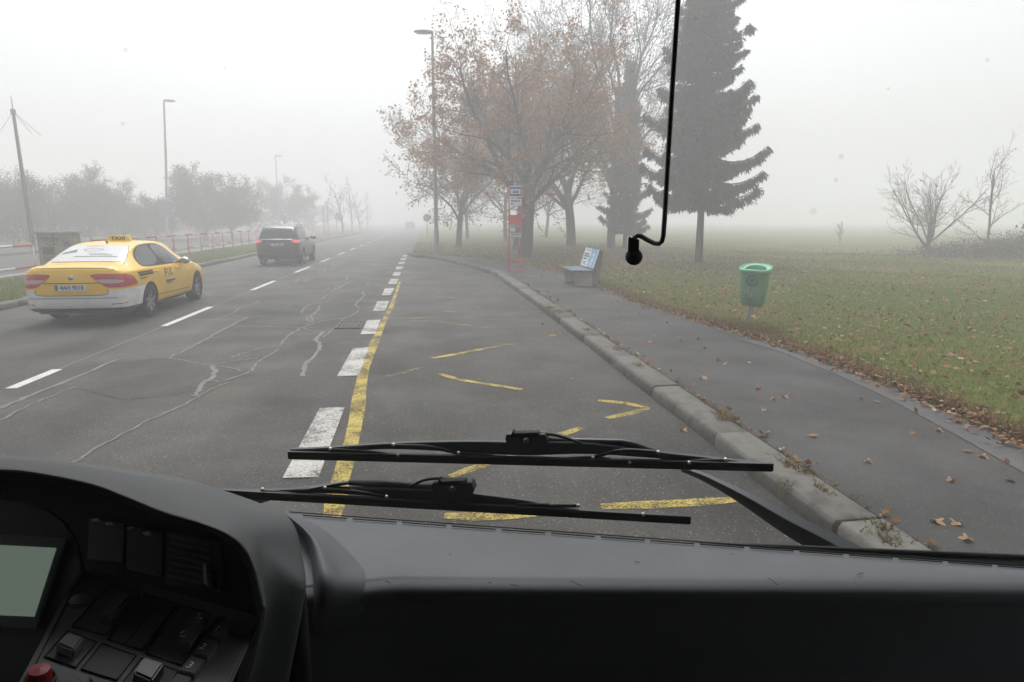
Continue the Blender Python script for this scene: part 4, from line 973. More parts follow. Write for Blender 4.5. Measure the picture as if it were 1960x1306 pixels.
# poster panel leaning back, faces the road
pz0, pz1 = PZ + .46, PZ + .99; pa = Vector((bx1 - .135, by0 - .08, pz0)); pb = Vector((bx1 - .135, by1 + .06, pz0)); lean_ = Vector((.175, 0, pz1 - pz0)); pn = (pb - pa).cross(lean_).normalized(); pn = pn if pn.x < 0 else -pn
mb = MB(); mb.prism([pa, pb, pb + lean_, pa + lean_], -pn * .03); adb = mb.build('backrest_board', m_slate, bench, bevel=.004)
m_lb = M('poster light blue', (0.14, 0.36, 0.56), 0.4); m_pw = M('poster white', (0.58, 0.62, 0.66), 0.4)
U = (pa - pb)      # left of the poster (far end) to right (near end)
def pq(u0, u1, v0, v1, e=.004): return [pb + U * u + lean_ * v + pn * e for u, v in ((u0, v0), (u1, v0), (u1, v1), (u0, v1))]
mb = MB(); mb.prism(pq(.02, .98, .03, .97), pn * .002); mb.build('poster', m_pw, adb)
mb = MB()
wv = [(.52 + .05 * math.sin(k * 1.3), k / 9) for k in range(10)]; wr2 = [(.93 - .02 * (k % 2), k / 9) for k in range(9, -1, -1)]
mb.prism([pb + U * u + lean_ * (.03 + .94 * v_) + pn * .0075 for u, v_ in wv + wr2], pn * .001); mb.build('poster_blue_band', m_lb, adb)
mb = MB()
for u0, u1, v_, h_ in ((.10, .46, .66, .07), (.10, .48, .55, .07), (.10, .34, .42, .07), (.10, .34, .24, .045), (.12, .44, .14, .02), (.16, .42, .88, .03)):
    for p, q, _ in scribble(None, u0, u1, v_, h_ * .8, prt, .3): mb.prism(pq(p, q, v_ - h_ / 2, v_ + h_ / 2, .0076), pn * .001)
mb.build('poster_lettering', m_ink, adb)
mb = MB()
for u_, v_, r_ in ((.74, .68, .10), (.74, .42, .12), (.72, .2, .09)): mb.prism([pb + U * (u_ + r_ * .7 * math.cos(a_)) + lean_ * (v_ + r_ * math.sin(a_)) + pn * .0095 for a_ in [i * .5236 for i in range(12)]], pn * .001)
mb.build('poster_figures', m_pw, adb)

# litter bin (leaning)
m_bin = NM('green bin plastic', (0.10, 0.22, 0.125), (0.16, 0.31, 0.19), 3, 0.5, 0.4, 0.15, 0.004, c3=(0.12, 0.26, 0.155), detail=7)
m_binl = NM('bin rim plastic', (0.17, 0.42, 0.27), (0.22, 0.48, 0.32), 5, 0.5)
gb = G(1424, 622, PZ); lb = thing('litter_bin', gb, 'green plastic litter bin leaning on a grey post at the lawn edge', 'litter bin')
D_ = gb.y; 
def bb(px, py): r_ = ray(px, py); return EYE + r_ * (D_ / r_.y)
c_top, c_bot = bb(1447, 512), bb(1439, 585); hb = (c_top - c_bot).length; upv = (c_top - c_bot).normalized(); wide = (bb(1474, 515) - bb(1421, 512)).length
face = (EYE - c_top); face.z = 0; face.normalize(); face = (Matrix.Rotation(R(-14), 3, 'Z') @ face); face = (face - upv * face.dot(upv)).normalized(); rt = upv.cross(face).normalized(); rt = rt if rt.dot(_cr) > 0 else -rt
def ring(t, w, d, e=3.0, n=32, dz=None):
    out = []
    for i in range(n):
        a = 2 * math.pi * i / n; ca, sa = math.cos(a), math.sin(a)
        x = w * math.copysign(abs(ca) ** (2 / e), ca); y_ = d * math.copysign(abs(sa) ** (2 / e), sa)
        out.append(c_bot + upv * (t + (dz(x / w, y_ / d) if dz else 0)) + rt * x + face * y_)
    return out
w0 = wide / 2
mb = MB(); rows_ = [ring(0.0, w0 * .62, .10), ring(0.02, w0 * .72, .13), ring(.10, w0 * .80, .15), ring(hb * .5, w0 * .88, .165), ring(hb * .86, w0 * .94, .18), ring(hb * .93, w0 * .95, .182)]
mb.grid(rows_, closed=True); mb.f.append(tuple(range(31, -1, -1))); mb.m.append(0); bo = mb.build('body', m_bin, lb, smooth=.9)
tilt = lambda x, y_: (-.05 * y_ + .012 * (1 - x * x))
mb = MB(); mb.grid([ring(hb * .90, w0 * .96, .188), ring(hb * .90, w0 * 1.02, .20, dz=lambda x, y_: tilt(x, y_) * .4), ring(hb * .97, w0 * 1.05, .208, dz=tilt), ring(hb * 1.0, w0 * 1.03, .20, dz=tilt), ring(hb * 1.01, w0 * .96, .185, dz=tilt), ring(hb * .965, w0 * .90, .165, dz=tilt), ring(hb * .96, w0 * .70, .105, 2.4, dz=tilt), ring(hb * .90, w0 * .66, .095, 2.4)], closed=True)
rim = mb.build('rim', m_binl, lb, smooth=1.0)
mb = MB(); mb.add(ring(hb * .905, w0 * .7, .11, 2.4), [tuple(range(32))]); mb.build('opening', m_black, lb)
mb = MB(); mb.lathe([(.0, .012), (.018, .008), (.02, 0)], 10, tuple(c_bot + upv * (hb * 1.0) - face * .14)); mb.build('lock', m_binl, rim)
fc_ = c_bot + upv * hb * .66 + face * .172
mb = MB(); cc = [fc_ + (rt * math.cos(a_) + upv * math.sin(a_)) * .085 + face * .004 for a_ in np.linspace(0, 2 * math.pi, 28)]; mb.tube(cc, .005, 5); mb.build('emblem_ring', m_ink, bo)
mb = MB(); mb.add([fc_ + rt * x + upv * y_ + face * .006 for x, y_ in ((-.035, -.015), (.035, -.015), (.035, .035), (-.035, .035))], [(0, 1, 2, 3)]); mb.add([fc_ + rt * x + upv * y_ + face * .006 for x, y_ in ((-.05, -.055), (.05, -.055), (.04, -.04), (-.04, -.04))], [(0, 1, 2, 3)]); mb.build('emblem', m_greyink, bo, flip=False)
m_tagp = M('pale graffiti', (0.40, 0.48, 0.25), 0.7)
mb = MB(); oo = c_bot + upv * hb * .36 + face * .170
for l in ([(-.11, .0), (-.06, .06), (-.03, .10), (-.05, .0), (-.02, -.06)], [(-.08, .02), (.0, .04)], [(-.01, -.08), (.02, .03), (.05, .07), (.10, .08), (.11, .04), (.05, 0)], [(.02, -.02), (.0, -.10)]): stroke(mb, [(a_, b_) for a_, b_ in l], .006, oo, rt, upv, 8)
mb.build('graffiti', m_tagp, bo, flip=False)
mb = MB(); mb.tube([gb - Vector((0, 0, .1)), gb.lerp(c_bot, .5) , c_bot + upv * .02, c_bot + upv * hb * .8 - face * .12], .036, 8, cap=True); mb.build('post', m_galv, lb, smooth=True)

# signs and posts on the median, deep in the fog
def median_pt(px, py): return G(px, py, .11)
for i, (px, pt, pbm) in enumerate(((621, 393, 452), (629, 393, 452))):
    g = median_pt(px, pbm); h_ = up_from(px, pt, g)
    mb = MB(); mb.tube([g, Vector((g.x, g.y, h_))], .05, 8); tag(mb.build('post', m_galv), ('left' if i == 0 else 'right') + ' one of the two bare steel posts standing close together on the median', 'post', 'bare posts on the median')
g = median_pt(650, 449); sgn = thing('round_sign', g, 'round sign with red border on two legs on the median', 'road sign')
hc = up_from(645, 415, g)
for dx in (-.32, .32):
    mb = MB(); mb.tube([g + Vector((dx, 0, 0)), Vector((g.x + dx, g.y, hc - .2))], .045, 6); mb.build('leg', m_galv, sgn)
mb = MB(); mb.lathe([(0.001, 0), (.42, 0), (.42, .03), (0.001, .03)], 28, (g.x, g.y - .06, hc), 'Y'); mb.build('disc', m_wht, sgn)
mb = MB(); mb.lathe([(.32, -.01), (.46, -.01), (.46, .02), (.32, .02)], 28, (g.x, g.y - .07, hc), 'Y'); mb.build('red_border', m_redp, sgn)
g = median_pt(693, 441); sg2 = thing('keep_right_sign', g, 'small white sign low on a post at the far median', 'road sign')
mb = MB(); mb.tube([g, g + Vector((0, 0, 1.2))], .04, 6); mb.build('post', m_galv, sg2)
mb = MB(); mb.box(g + Vector((0, -.05, 1.2)), (.4, .03, .7)); mb.build('plate', m_wht, sg2, bevel=.02)
g = G(818, 455, PZ); sg3 = thing('road_sign', g, 'round back of a road sign on a thin post beyond the street lamp', 'road sign'); hc = up_from(818, 417, g)
mb = MB(); mb.tube([g, Vector((g.x, g.y, hc + .3))], .045, 6); mb.build('post', m_galv, sg3)
mb = MB(); mb.lathe([(0.001, 0), (.38, 0), (.38, .03), (0.001, .03)], 24, (g.x, g.y - .05, hc), 'Y'); mb.build('disc', m_galv, sg3)

# low pale building with blue posts at far left
m_wall = NM('pale plaster', (0.34, 0.35, 0.36), (0.42, 0.42, 0.43), 1.0, 0.8); m_bluep = M('blue steel', (0.05, 0.09, 0.28), 0.5)
hb_ = Vector((-33.5, 39.0, .11)); hs_ = thing('low_building', hb_, 'low pale building with blue posts behind the trees at far left', 'building')
mb = MB(); mb.box(hb_ + Vector((0, 3, 1.5)), (9, 5, 3.0)); mb.build('wall', m_wall, hs_)
mb = MB(); mb.box(hb_ + Vector((0, 2.6, 3.08)), (9.6, 6.4, .16)); mb.build('roof', m_pole, hs_)
for k in range(7):
    mb = MB(); mb.box(hb_ + Vector((-4.4 + k * 1.45, .1, 1.45)), (.16, .16, 2.9)); mb.build('blue_post', m_bluep, hs_)
for k in range(3):
    mb = MB(); mb.box(hb_ + Vector((-3.0 + k * 2.9, .49, 1.6)), (1.3, .03, 1.2)); w_ = mb.build('window', m_wht, hs_); mb = MB(); mb.box(hb_ + Vector((-3.0 + k * 2.9, .465, 1.6)), (1.15, .02, 1.05)); mb.build('pane', m_glass2, w_)

# ================================================================== TREES
m_bark = NM('grey bark', (0.035, 0.030, 0.025), (0.075, 0.065, 0.055), 3, 0.9, 0.1, 0.8, 0.03, stretch=(4, 4, .7), detail=7)
m_bark2 = NM('pale bark', (0.10, 0.085, 0.075), (0.16, 0.14, 0.12), 3, 0.9, 0.1, 0.5, 0.02, stretch=(4, 4, .7))
m_oakleaf = island_mat('oak leaf', [(0.20, 0.07, 0.015), (0.32, 0.13, 0.025), (0.42, 0.18, 0.04), (0.24, 0.09, 0.02), (0.30, 0.15, 0.05), (0.48, 0.22, 0.05)], 0.7, 0.35)
m_brleaf = island_mat('dull brown leaf', [(0.05, 0.04, 0.022), (0.08, 0.062, 0.035), (0.10, 0.075, 0.04), (0.06, 0.055, 0.03)], 0.8, 0.3)
m_needle = island_mat('spruce needles', [(0.022, 0.042, 0.026), (0.038, 0.064, 0.042), (0.055, 0.085, 0.058), (0.030, 0.052, 0.034)], 0.8, 0.1)

class Tree:
    def __init__(s, seed): s.r = random.Random(seed); s.wood = ([], []); s.twig = ([], []); s.tips = []
    def tube(s, store, pts, rads, n):
        V_, F_ = store; k = len(pts); o = len(V_)
        d = (pts[-1] - pts[0]); ref = Vector((0, 0, 1)) if abs(d.z) < .8 * d.length else Vector((1, 0, 0)); a = d.cross(ref).normalized(); b = d.cross(a).normalized()
        cs = [(math.cos(2 * math.pi * j / n), math.sin(2 * math.pi * j / n)) for j in range(n)]
        for p, r in zip(pts, rads):
            for c, q in cs: V_.append((p.x + (a.x * c + b.x * q) * r, p.y + (a.y * c + b.y * q) * r, p.z + (a.z * c + b.z * q) * r))
        for i in range(k - 1):
            for j in range(n): j2 = (j + 1) % n; F_.append((o + i * n + j, o + i * n + j2, o + (i + 1) * n + j2, o + (i + 1) * n + j))
    def grow(s, p, d, L, r, lvl, P):
        rr = s.r; nseg = P['seg'][lvl]; pts = [p.copy()]; rads = [r]; dd = d.normalized(); dirs = [dd]
        wob = P['wob'][lvl]; up = P['up'][lvl]; end = P['end'][lvl]
        for i in range(nseg):
            dd = (dd + Vector((rr.gauss(0, wob), rr.gauss(0, wob), rr.gauss(0, wob) + up))).normalized(); p = p + dd * (L / nseg); pts.append(p); dirs.append(dd)
            t = (i + 1) / nseg; rads.append(max(P['rmin'], r * (1 - t * (1 - end))))
        s.tube(s.wood if lvl <= P['woodlvl'] else s.twig, pts, rads, P['sides'][lvl])
        if lvl >= P['max'] - P.get('leaflvl', 0): s.tips += pts[1:]
        if lvl >= P['max']: return
        n = P['kids'][lvl]; n = max(1, int(round(n * rr.uniform(.8, 1.2)))); t0 = P['t0'][lvl]
        for k in range(n):
            t = t0 + (1 - t0) * (k + rr.uniform(.1, .9)) / n if k < n - 1 or lvl == 0 and not P.get('leader') else 1.0
            i = min(int(t * nseg), nseg - 1); u = t * nseg - i; q = pts[i].lerp(pts[i + 1], u); base = dirs[min(i + 1, nseg)]
            az = rr.uniform(0, 2 * math.pi) if lvl else (k * 2.4 + rr.uniform(-.4, .4)); ang = math.radians(P['ang'][lvl] * rr.uniform(.7, 1.25)) * (1 - .35 * t if lvl == 0 else 1) * (0.35 if t == 1.0 else 1)
            ref = Vector((0, 0, 1)) if abs(base.z) < .9 else Vector((1, 0, 0)); a = base.cross(ref).normalized(); b = base.cross(a)
            nd = base * math.cos(ang) + (a * math.cos(az) + b * math.sin(az)) * math.sin(ang)
            shp = P['shape'](t) if lvl == 0 else (1.15 - .5 * t)
            rad_here = rads[i] + (rads[i + 1] - rads[i]) * u
            s.grow(q, nd, L * P['len'][lvl] * shp * rr.uniform(.8, 1.2), max(P['rmin'], rad_here * P['rr'][lvl]), lvl + 1, P)
def leaves_at(tips, n, size, spread, rng, keep=None, aspect=.6):
    T_ = np.array([tuple(t) for t in tips])
    if keep is not None: T_ = T_[keep(T_, rng)]
    if len(T_) == 0 or n <= 0: return np.zeros((0, 3)), np.zeros((0, 4), int)
    C_ = T_[rng.integers(0, len(T_), n)] + rng.normal(0, spread, (n, 3)); return quads(C_, size, rng, aspect)
def make_tree(name, base, P, seed, H, label, group, leafn, leafsize, leafmat, bark=m_bark, stems=1, keep=None, lean=(0, 0), spread=.12, r0=None, cat='tree', trunkf=.3):
    t = thing(name, base, label, cat, group); T_ = Tree(seed); b_ = Vector(base)
    for k in range(stems):
        d = Vector((lean[0], lean[1], 1)) + (Vector((math.cos(k * 2.1) * .35, math.sin(k * 2.1) * .35, 0)) if stems > 1 else Vector())
        T_.grow(b_ - Vector((0, 0, .1)), d, H * trunkf, r0 or H * .02, 0, P)
    v = np.array(T_.wood[0]); f = np.array(T_.wood[1]); np_mesh('trunk', v, f, bark, t, smooth=True)
    v2 = np.array(T_.twig[0]) if T_.twig[0] else np.zeros((0, 3)); f2 = np.array(T_.twig[1]) if T_.twig[1] else np.zeros((0, 4), int)
    lv, lf = leaves_at(T_.tips, leafn, leafsize, spread, np.random.default_rng(seed), keep)
    vv = np.vstack([v2, lv]); ff = np.vstack([f2, lf + len(v2)]); mi = np.r_[np.zeros(len(f2)), np.ones(len(lf))]
    np_mesh('crown', vv, ff, [bark, leafmat], t, mi=mi)
    return t
PA = dict(seg=[5, 7, 5, 4, 3, 2], wob=[.05, .15, .18, .18, .2, .2], up=[.0, .045, .03, .02, .01, 0], end=[.75, .3, .3, .35, .5, .6], rmin=.007, woodlvl=2, sides=[12, 8, 5, 4, 3, 3], max=5, kids=[9, 8, 7, 6, 4], t0=[.45, .15, .15, .15, .1],
          ang=[62, 42, 42, 42, 45], len=[1.9, .50, .50, .5, .5], rr=[.48, .5, .5, .55, .6], shape=lambda t: 1.0, leaflvl=1)
# the big oak
ob = G(1003, 494, PZ)
def keep_low(T_, r): z = T_[:, 2]; return r.random(len(z)) < np.clip(1.25 - (z - 1.5) / 9.0, .12, 1)
PO = dict(PA); PO.update(rmin=.0045, kids=[12, 9, 6, 4, 3], len=[1.52, .46, .50, .5, .5], t0=[.50, .18, .15, .15, .1], ang=[66, 40, 42, 42, 45])
make_tree('oak_tree', ob, PO, 5, 14.0, 'large spreading oak with rusty leaves behind the bus stop post', None, 25000, .14, m_oakleaf, keep=keep_low, r0=.33, trunkf=.28, lean=(.20, 0))
# second stem of the oak group, just behind it
PB = dict(PA); PB.update(kids=[8, 7, 6, 5, 3], max=5, ang=[42, 36, 40, 40, 45], len=[1.2, .5, .5, .5, .5], up=[0, .07, .04, .02, .01, 0])
g = G(986, 480, PZ); make_tree('oak_tree', g, PB, 23, 13.5, 'thinner oak trunk rising just behind the bus stop post, half hidden by the large oak', None, 7000, .15, m_oakleaf, keep=keep_low, r0=.17, trunkf=.4)
g = G(878, 474, PZ); PC = dict(PA); PC.update(kids=[8, 7, 6, 5], max=4, ang=[60, 42, 42, 42], up=[0, .03, .02, .01, 0], rmin=.012)
make_tree('lime_tree', g, PC, 31, 8.3, 'bare tree reaching left behind the street lamp', 'bare trees on the lawn', 3500, .15, m_oakleaf, keep=keep_low, r0=.2, trunkf=.36, spread=.2)
g = G(1093, 472, PZ); make_tree('lime_tree', g, PC, 37, 12.0, 'straight trunk with rusty leaves between the oak and the bench poster', 'bare trees on the lawn', 7000, .16, m_oakleaf, keep=keep_low, r0=.33, trunkf=.36, spread=.2)
PD = dict(PA); PD.update(kids=[12, 8, 7, 5], max=4, ang=[38, 36, 38, 42], up=[0, .09, .05, .02, 0], rmin=.012, t0=[.25, .2, .15, .15], len=[.75, .5, .5, .5], leader=True, seg=[9, 7, 5, 4, 3, 2])
g = G(1170, 476, PZ); make_tree('lime_tree', g, PD, 41, up_from(1195, 60, g), 'tall bare upright tree just left of the hanging mirror arm', 'bare trees on the lawn', 5000, .13, m_brleaf, r0=.26, trunkf=.75, spread=.25)
g = G(1045, 455, PZ); make_tree('lime_tree', g, PC, 43, 9, 'faint bare tree far behind the bench', 'bare trees on the lawn', 1200, .2, m_brleaf, r0=.16, trunkf=.4, spread=.3)
g = G(968, 462, PZ); make_tree('lime_tree', g, PC, 47, 10, 'faint tree in the fog behind the bus stop post', 'bare trees on the lawn', 1800, .2, m_brleaf, r0=.18, trunkf=.4, spread=.3)
g = G(895, 458, PZ); make_tree('lime_tree', g, PC, 48, 9, 'faint tree in the fog between lamp post and bus stop', 'bare trees on the lawn', 1500, .2, m_brleaf, r0=.16, trunkf=.4, spread=.3)

def spruce(base, H, clear, wmax, seed, label, nb, dens, r0=.2):
    t = thing('spruce_tree', base, label, 'tree', 'spruce trees on the lawn'); rr = random.Random(seed); T_ = Tree(seed); b_ = Vector(base); C_ = []; A_ = []
    T_.tube(T_.wood, [b_ - Vector((0, 0, .1)), b_ + Vector((0, 0, H * .12)), b_ + Vector((.02, 0, H * .5)), b_ + Vector((0, 0, H))], [r0, r0 * .8, r0 * .55, .02], 10)
    for k in range(nb):
        u = (k + rr.random()) / nb; z = clear + (H - clear) * u; w = wmax * (1 - u) ** .95 * rr.choice((.5, .7, .85, .95, 1.05, 1.2)) * rr.uniform(.85, 1.1) + .15
        if u < .08: w *= .8
        a = k * 2.399 + rr.uniform(-.5, .5); dx, dy = math.cos(a), math.sin(a); pts = []
        n = 9; droop = .50 * (1 - u) + .08
        for i in range(n):
            s_ = i / (n - 1); pts.append(b_ + Vector((dx * w * s_, dy * w * s_, z + w * (.10 * s_ - droop * s_ * (1 - .75 * s_) * 1.5 + (.10 + .10 * ((k * 7) % 5) / 4) * s_ ** 3))))
        T_.tube(T_.wood, pts, [.035 * (1 - .8 * i / (n - 1)) * (.6 + w / 3) for i in range(n)], 4)
        m = int(dens * (w + .2))
        for _ in range(m):
            s_ = rr.uniform(.08, 1) ** .85; i = min(int(s_ * (n - 1)), n - 2); q = pts[i].lerp(pts[i + 1], s_ * (n - 1) - i)
            side = rr.choice((-1, 1)); sl = rr.uniform(.05, .30) * w * (1.15 - s_) + .04; fw = sl * .7
            tip = q + Vector((-dy * side * sl + dx * fw, dx * side * sl + dy * fw, -.06 * w * rr.random() - .35 * sl))
            C_.append((q, tip)); 
    np_mesh('trunk', np.array(T_.wood[0]), np.array(T_.wood[1]), m_bark, t, smooth=True)
    # needle sprays: along each side twig short hanging leaflets
    q = np.array([tuple(a_) for a_, _ in C_]); e = np.array([tuple(b__) for _, b__ in C_]); g_ = np.random.default_rng(seed); V_ = []; 
    for s_ in np.linspace(.15, 1.0, 5):
        c = q + (e - q) * s_ + g_.normal(0, .02, q.shape); d = (e - q); d /= np.linalg.norm(d, axis=1)[:, None] + 1e-6
        L_ = g_.uniform(.14, .30, len(c))[:, None]; hang = g_.uniform(.2, 1.3, len(c))[:, None]
        dirv = d * .9 + g_.normal(0, .45, c.shape) + np.array([0, 0, -1]) * hang; dirv /= np.linalg.norm(dirv, axis=1)[:, None]
        sd = np.cross(dirv, g_.normal(size=c.shape)); sd /= np.linalg.norm(sd, axis=1)[:, None]; w_ = g_.uniform(.018, .04, len(c))[:, None]
        V_.append(np.stack([c, c + dirv * L_ * .5 + sd * w_, c + dirv * L_, c + dirv * L_ * .5 - sd * w_], 1).reshape(-1, 3))
    v = np.vstack(V_); np_mesh('crown', v, np.arange(len(v)).reshape(-1, 4), m_needle, t)
    return t
g = G(1337, 502, PZ); spruce(g, 14.8, 2.65, 2.45, 3, 'tall dark spruce standing right of the hanging mirror arm', 235, 58, .17)
g = G(1196, 477, PZ); spruce(g, up_from(1195, 120, g), 1.2, 1.5, 8, 'smaller spruce in the fog behind the mirror arm clamp', 170, 40, .15)

# shrubby bare trees at the right
PS = dict(PA); PS.update(kids=[12, 7, 5, 3], max=4, seg=[3, 7, 5, 3, 2], wob=[.05, .09, .13, .18, .2], ang=[58, 30, 34, 38], up=[0, .05, .03, .02, 0], len=[3.9, .45, .45, .5], t0=[.3, .2, .2, .2], rmin=.006, rr=[.42, .5, .5, .6], end=[.8, .3, .3, .4, .5])
g = G(1775, 487, PZ); make_tree('bare_shrub', g, PS, 53, 5.0, 'bare multi-stemmed shrub tree spreading on the right side of the lawn', None, 60, .10, m_brleaf, m_bark2, r0=.15, trunkf=.16, cat='tree')
PT = dict(PA); PT.update(kids=[9, 5, 4], max=3, seg=[7, 5, 3, 2], ang=[45, 35, 38], up=[0, .06, .03, 0], len=[.42, .5, .5], t0=[.15, .2, .2], rmin=.007, woodlvl=1, leader=True)
g = G(1887, 492, PZ); make_tree('bare_sapling', g, PT, 59, up_from(1908, 322, g), 'slender bare sapling leaning right beside the bramble hedge', None, 30, .10, m_brleaf, m_bark2, r0=.06, trunkf=.95, lean=(.10, 0))
g = G(1608, 464, PZ); make_tree('bare_sapling', g, PT, 61, 1.3, 'faint tiny bare sapling far out on the misty lawn', None, 10, .10, m_brleaf, m_bark2, r0=.05, trunkf=.9)
PU = dict(PT); PU.update(kids=[8, 6, 5], ang=[50, 45, 45])
g = G(1990, 500, PZ); make_tree('leafy_shrub', g, PU, 67, 3.9, 'shrub with pinkish brown leaves at the right edge of the lawn', None, 900, .13, island_mat('pinkish leaf', [(.20, .10, .08), (.28, .15, .11), (.14, .07, .06)], .7, .3), m_bark2, r0=.07, trunkf=.5, spread=.1)
# bramble hedge: tangled stems and dull leaves
hr = random.Random(9); T_ = Tree(9); cl = []
for _ in range(900):
    px_ = hr.triangular(1700, 2080, 1990); g = G(px_, hr.uniform(483, 500), PZ); hh = (.25 + .95 * min(1, max(0, (px_ - 1700) / 250))) * hr.uniform(.5, 1.15)
    if px_ < 1740: hh *= .5
    d = Vector((hr.gauss(0, .45), hr.gauss(0, .45), 1)).normalized(); q = g + d * hh * .6; e = q + Vector((hr.gauss(0, .3), hr.gauss(0, .3), hh * .3))
    T_.tube(T_.twig, [g, q, e], [.010, .008, .004], 3); cl += [q, e, g.lerp(q, .5), g.lerp(q, .8)]
hv, hf = leaves_at(cl, 14000, .085, .14, np.random.default_rng(9)); v2 = np.array(T_.twig[0]); f2 = np.array(T_.twig[1]); hedge_m = island_mat('bramble leaf', [(.07, .04, .035), (.11, .065, .05), (.06, .05, .035), (.13, .07, .055)], .8, .2)
o = np_mesh('bramble_hedge', np.vstack([v2, hv]), np.vstack([f2, hf + len(v2)]), [m_bark2, hedge_m], mi=np.r_[np.zeros(len(f2)), np.ones(len(hf))])
tag(o, 'low tangled bramble hedge along the right side of the lawn', 'hedge')

# leafy trees beyond the opposite road
PL = dict(PA); PL.update(kids=[11, 9, 8], max=3, seg=[4, 6, 5, 4], ang=[64, 48, 48], up=[0, .04, .02, 0], len=[1.9, .5, .55], rmin=.014, woodlvl=1, t0=[.35, .15, .15])
left = [(-40, 468, 292, 9000, 'leafy tree at the left edge of the picture', 1.0), (30, 470, 318, 8000, 'bushy tree behind the leaning mast', 1), (110, 466, 322, 9500, 'round topped tree behind the utility cabinet', 1), (175, 464, 325, 9500, 'tree with a high crown between cabinet and taxi roof', 1), (240, 462, 366, 8000, 'lower tree above the taxi roof', 1), (300, 458, 375, 7000, 'sparse low tree left of the signed street lamp', 1),
        (395, 458, 316, 10000, 'domed tree right of the signed street lamp', 1), (445, 456, 350, 7000, 'broad tree directly behind the domed tree, above the long railing', 1), (545, 446, 335, 9000, 'ghostly tree almost lost in fog above the dark SUV', 1), (600, 440, 372, 6000, 'faintest tree of the far row before the road vanishes', 1)]
for i, (px_, py_, top_, n_, lab, _) in enumerate(left):
    g = G(px_, py_, .11); H_ = up_from(px_, top_, g)
    make_tree('leafy_tree', g, PL, 71 + i, H_ * 1.0, lab, 'leafy trees beyond the opposite road', int(n_ * 2.6), .10 + .04 * (g.y > 60), m_brleaf, r0=.02 * H_ + .05, trunkf=.31, spread=.17)
# low hedge under them
hr = np.random.default_rng(5); ctr = []
for y0_ in np.arange(30, 120, .9):
    n_ = 170; ctr.append(np.stack([-27.5 + hr.normal(0, .8, n_) - 0.06 * (y0_ - 30), y0_ + hr.normal(0, .6, n_), .1 + np.abs(hr.normal(0, .9, n_)) + .3], 1))
hv, hf = quads(np.vstack(ctr), .26, hr); tag(np_mesh('undergrowth', hv, hf, m_brleaf), kind='stuff')
# young street trees on the median
for i, (px_, pb_, pt_) in enumerate(((657, 449, 362), (674, 446, 372), (690, 444, 380), (703, 440, 388))):
    g = G(px_, pb_, .11); make_tree('young_tree', g, PT, 90 + i, up_from(px_, pt_, g), ['nearest', 'second', 'third', 'farthest'][i] + ' of the four thin young trees on the foggy median', 'young trees on the median', 60, .2, m_brleaf, r0=.07, trunkf=.95)

# ================================================================== BUS CABIN
def grain(name, c, rough, sc=520, bs=.6, spec=.5):
    m, n, l, b = newmat(name); p = geo_pos(n); f = noise(n, l, p, sc, 2, .5); g_ = noise(n, l, p, 7, 5, .6)
    l.new(ramp(n, l, g_, [(.3, tuple(x * .88 for x in c)), (.7, tuple(x * 1.12 for x in c))]), b.inputs['Base Color'])
    b.inputs['Roughness'].default_value = rough; b.inputs['Specular IOR Level'].default_value = spec; bump(n, l, b, f, bs, .0006); return m
m_dash = grain('dashboard plastic', (0.062, 0.068, 0.076), 0.62)
m_hood = grain('binnacle plastic', (0.058, 0.063, 0.068), 0.55)
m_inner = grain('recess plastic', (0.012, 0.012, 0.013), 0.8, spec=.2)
m_pan = grain('switch panel plastic', (0.15, 0.152, 0.155), 0.65)
m_bayp = grain('switch bay plastic', (0.080, 0.080, 0.083), 0.65)
m_key = grain('switch plastic', (0.115, 0.115, 0.118), 0.6)
m_wip = M('wiper metal', (0.018, 0.020, 0.022), 0.42, 0, .5)
m_armm = M('wiper arm metal', (0.05, 0.055, 0.06), 0.4, 0, .5)
m_rub = M('rubber', (0.006, 0.006, 0.006), 0.7, 0, .3)
m_cab_ = M('cabin lining', (0.03, 0.03, 0.032), 0.8)
m_chr = M('rivet', (0.5, 0.45, 0.42), 0.3, 0.8)
m_mark = M('switch mark', (0.75, 0.76, 0.74), 0.6)
m_redb = M('red button', (0.30, 0.008, 0.015), 0.35)
m_lcd = M('display', (0.12, 0.15, 0.13), 0.25, 0, .5, (0.36, 0.46, 0.38), 0.20)  # faint emission, for a lit screen and the window glare on it

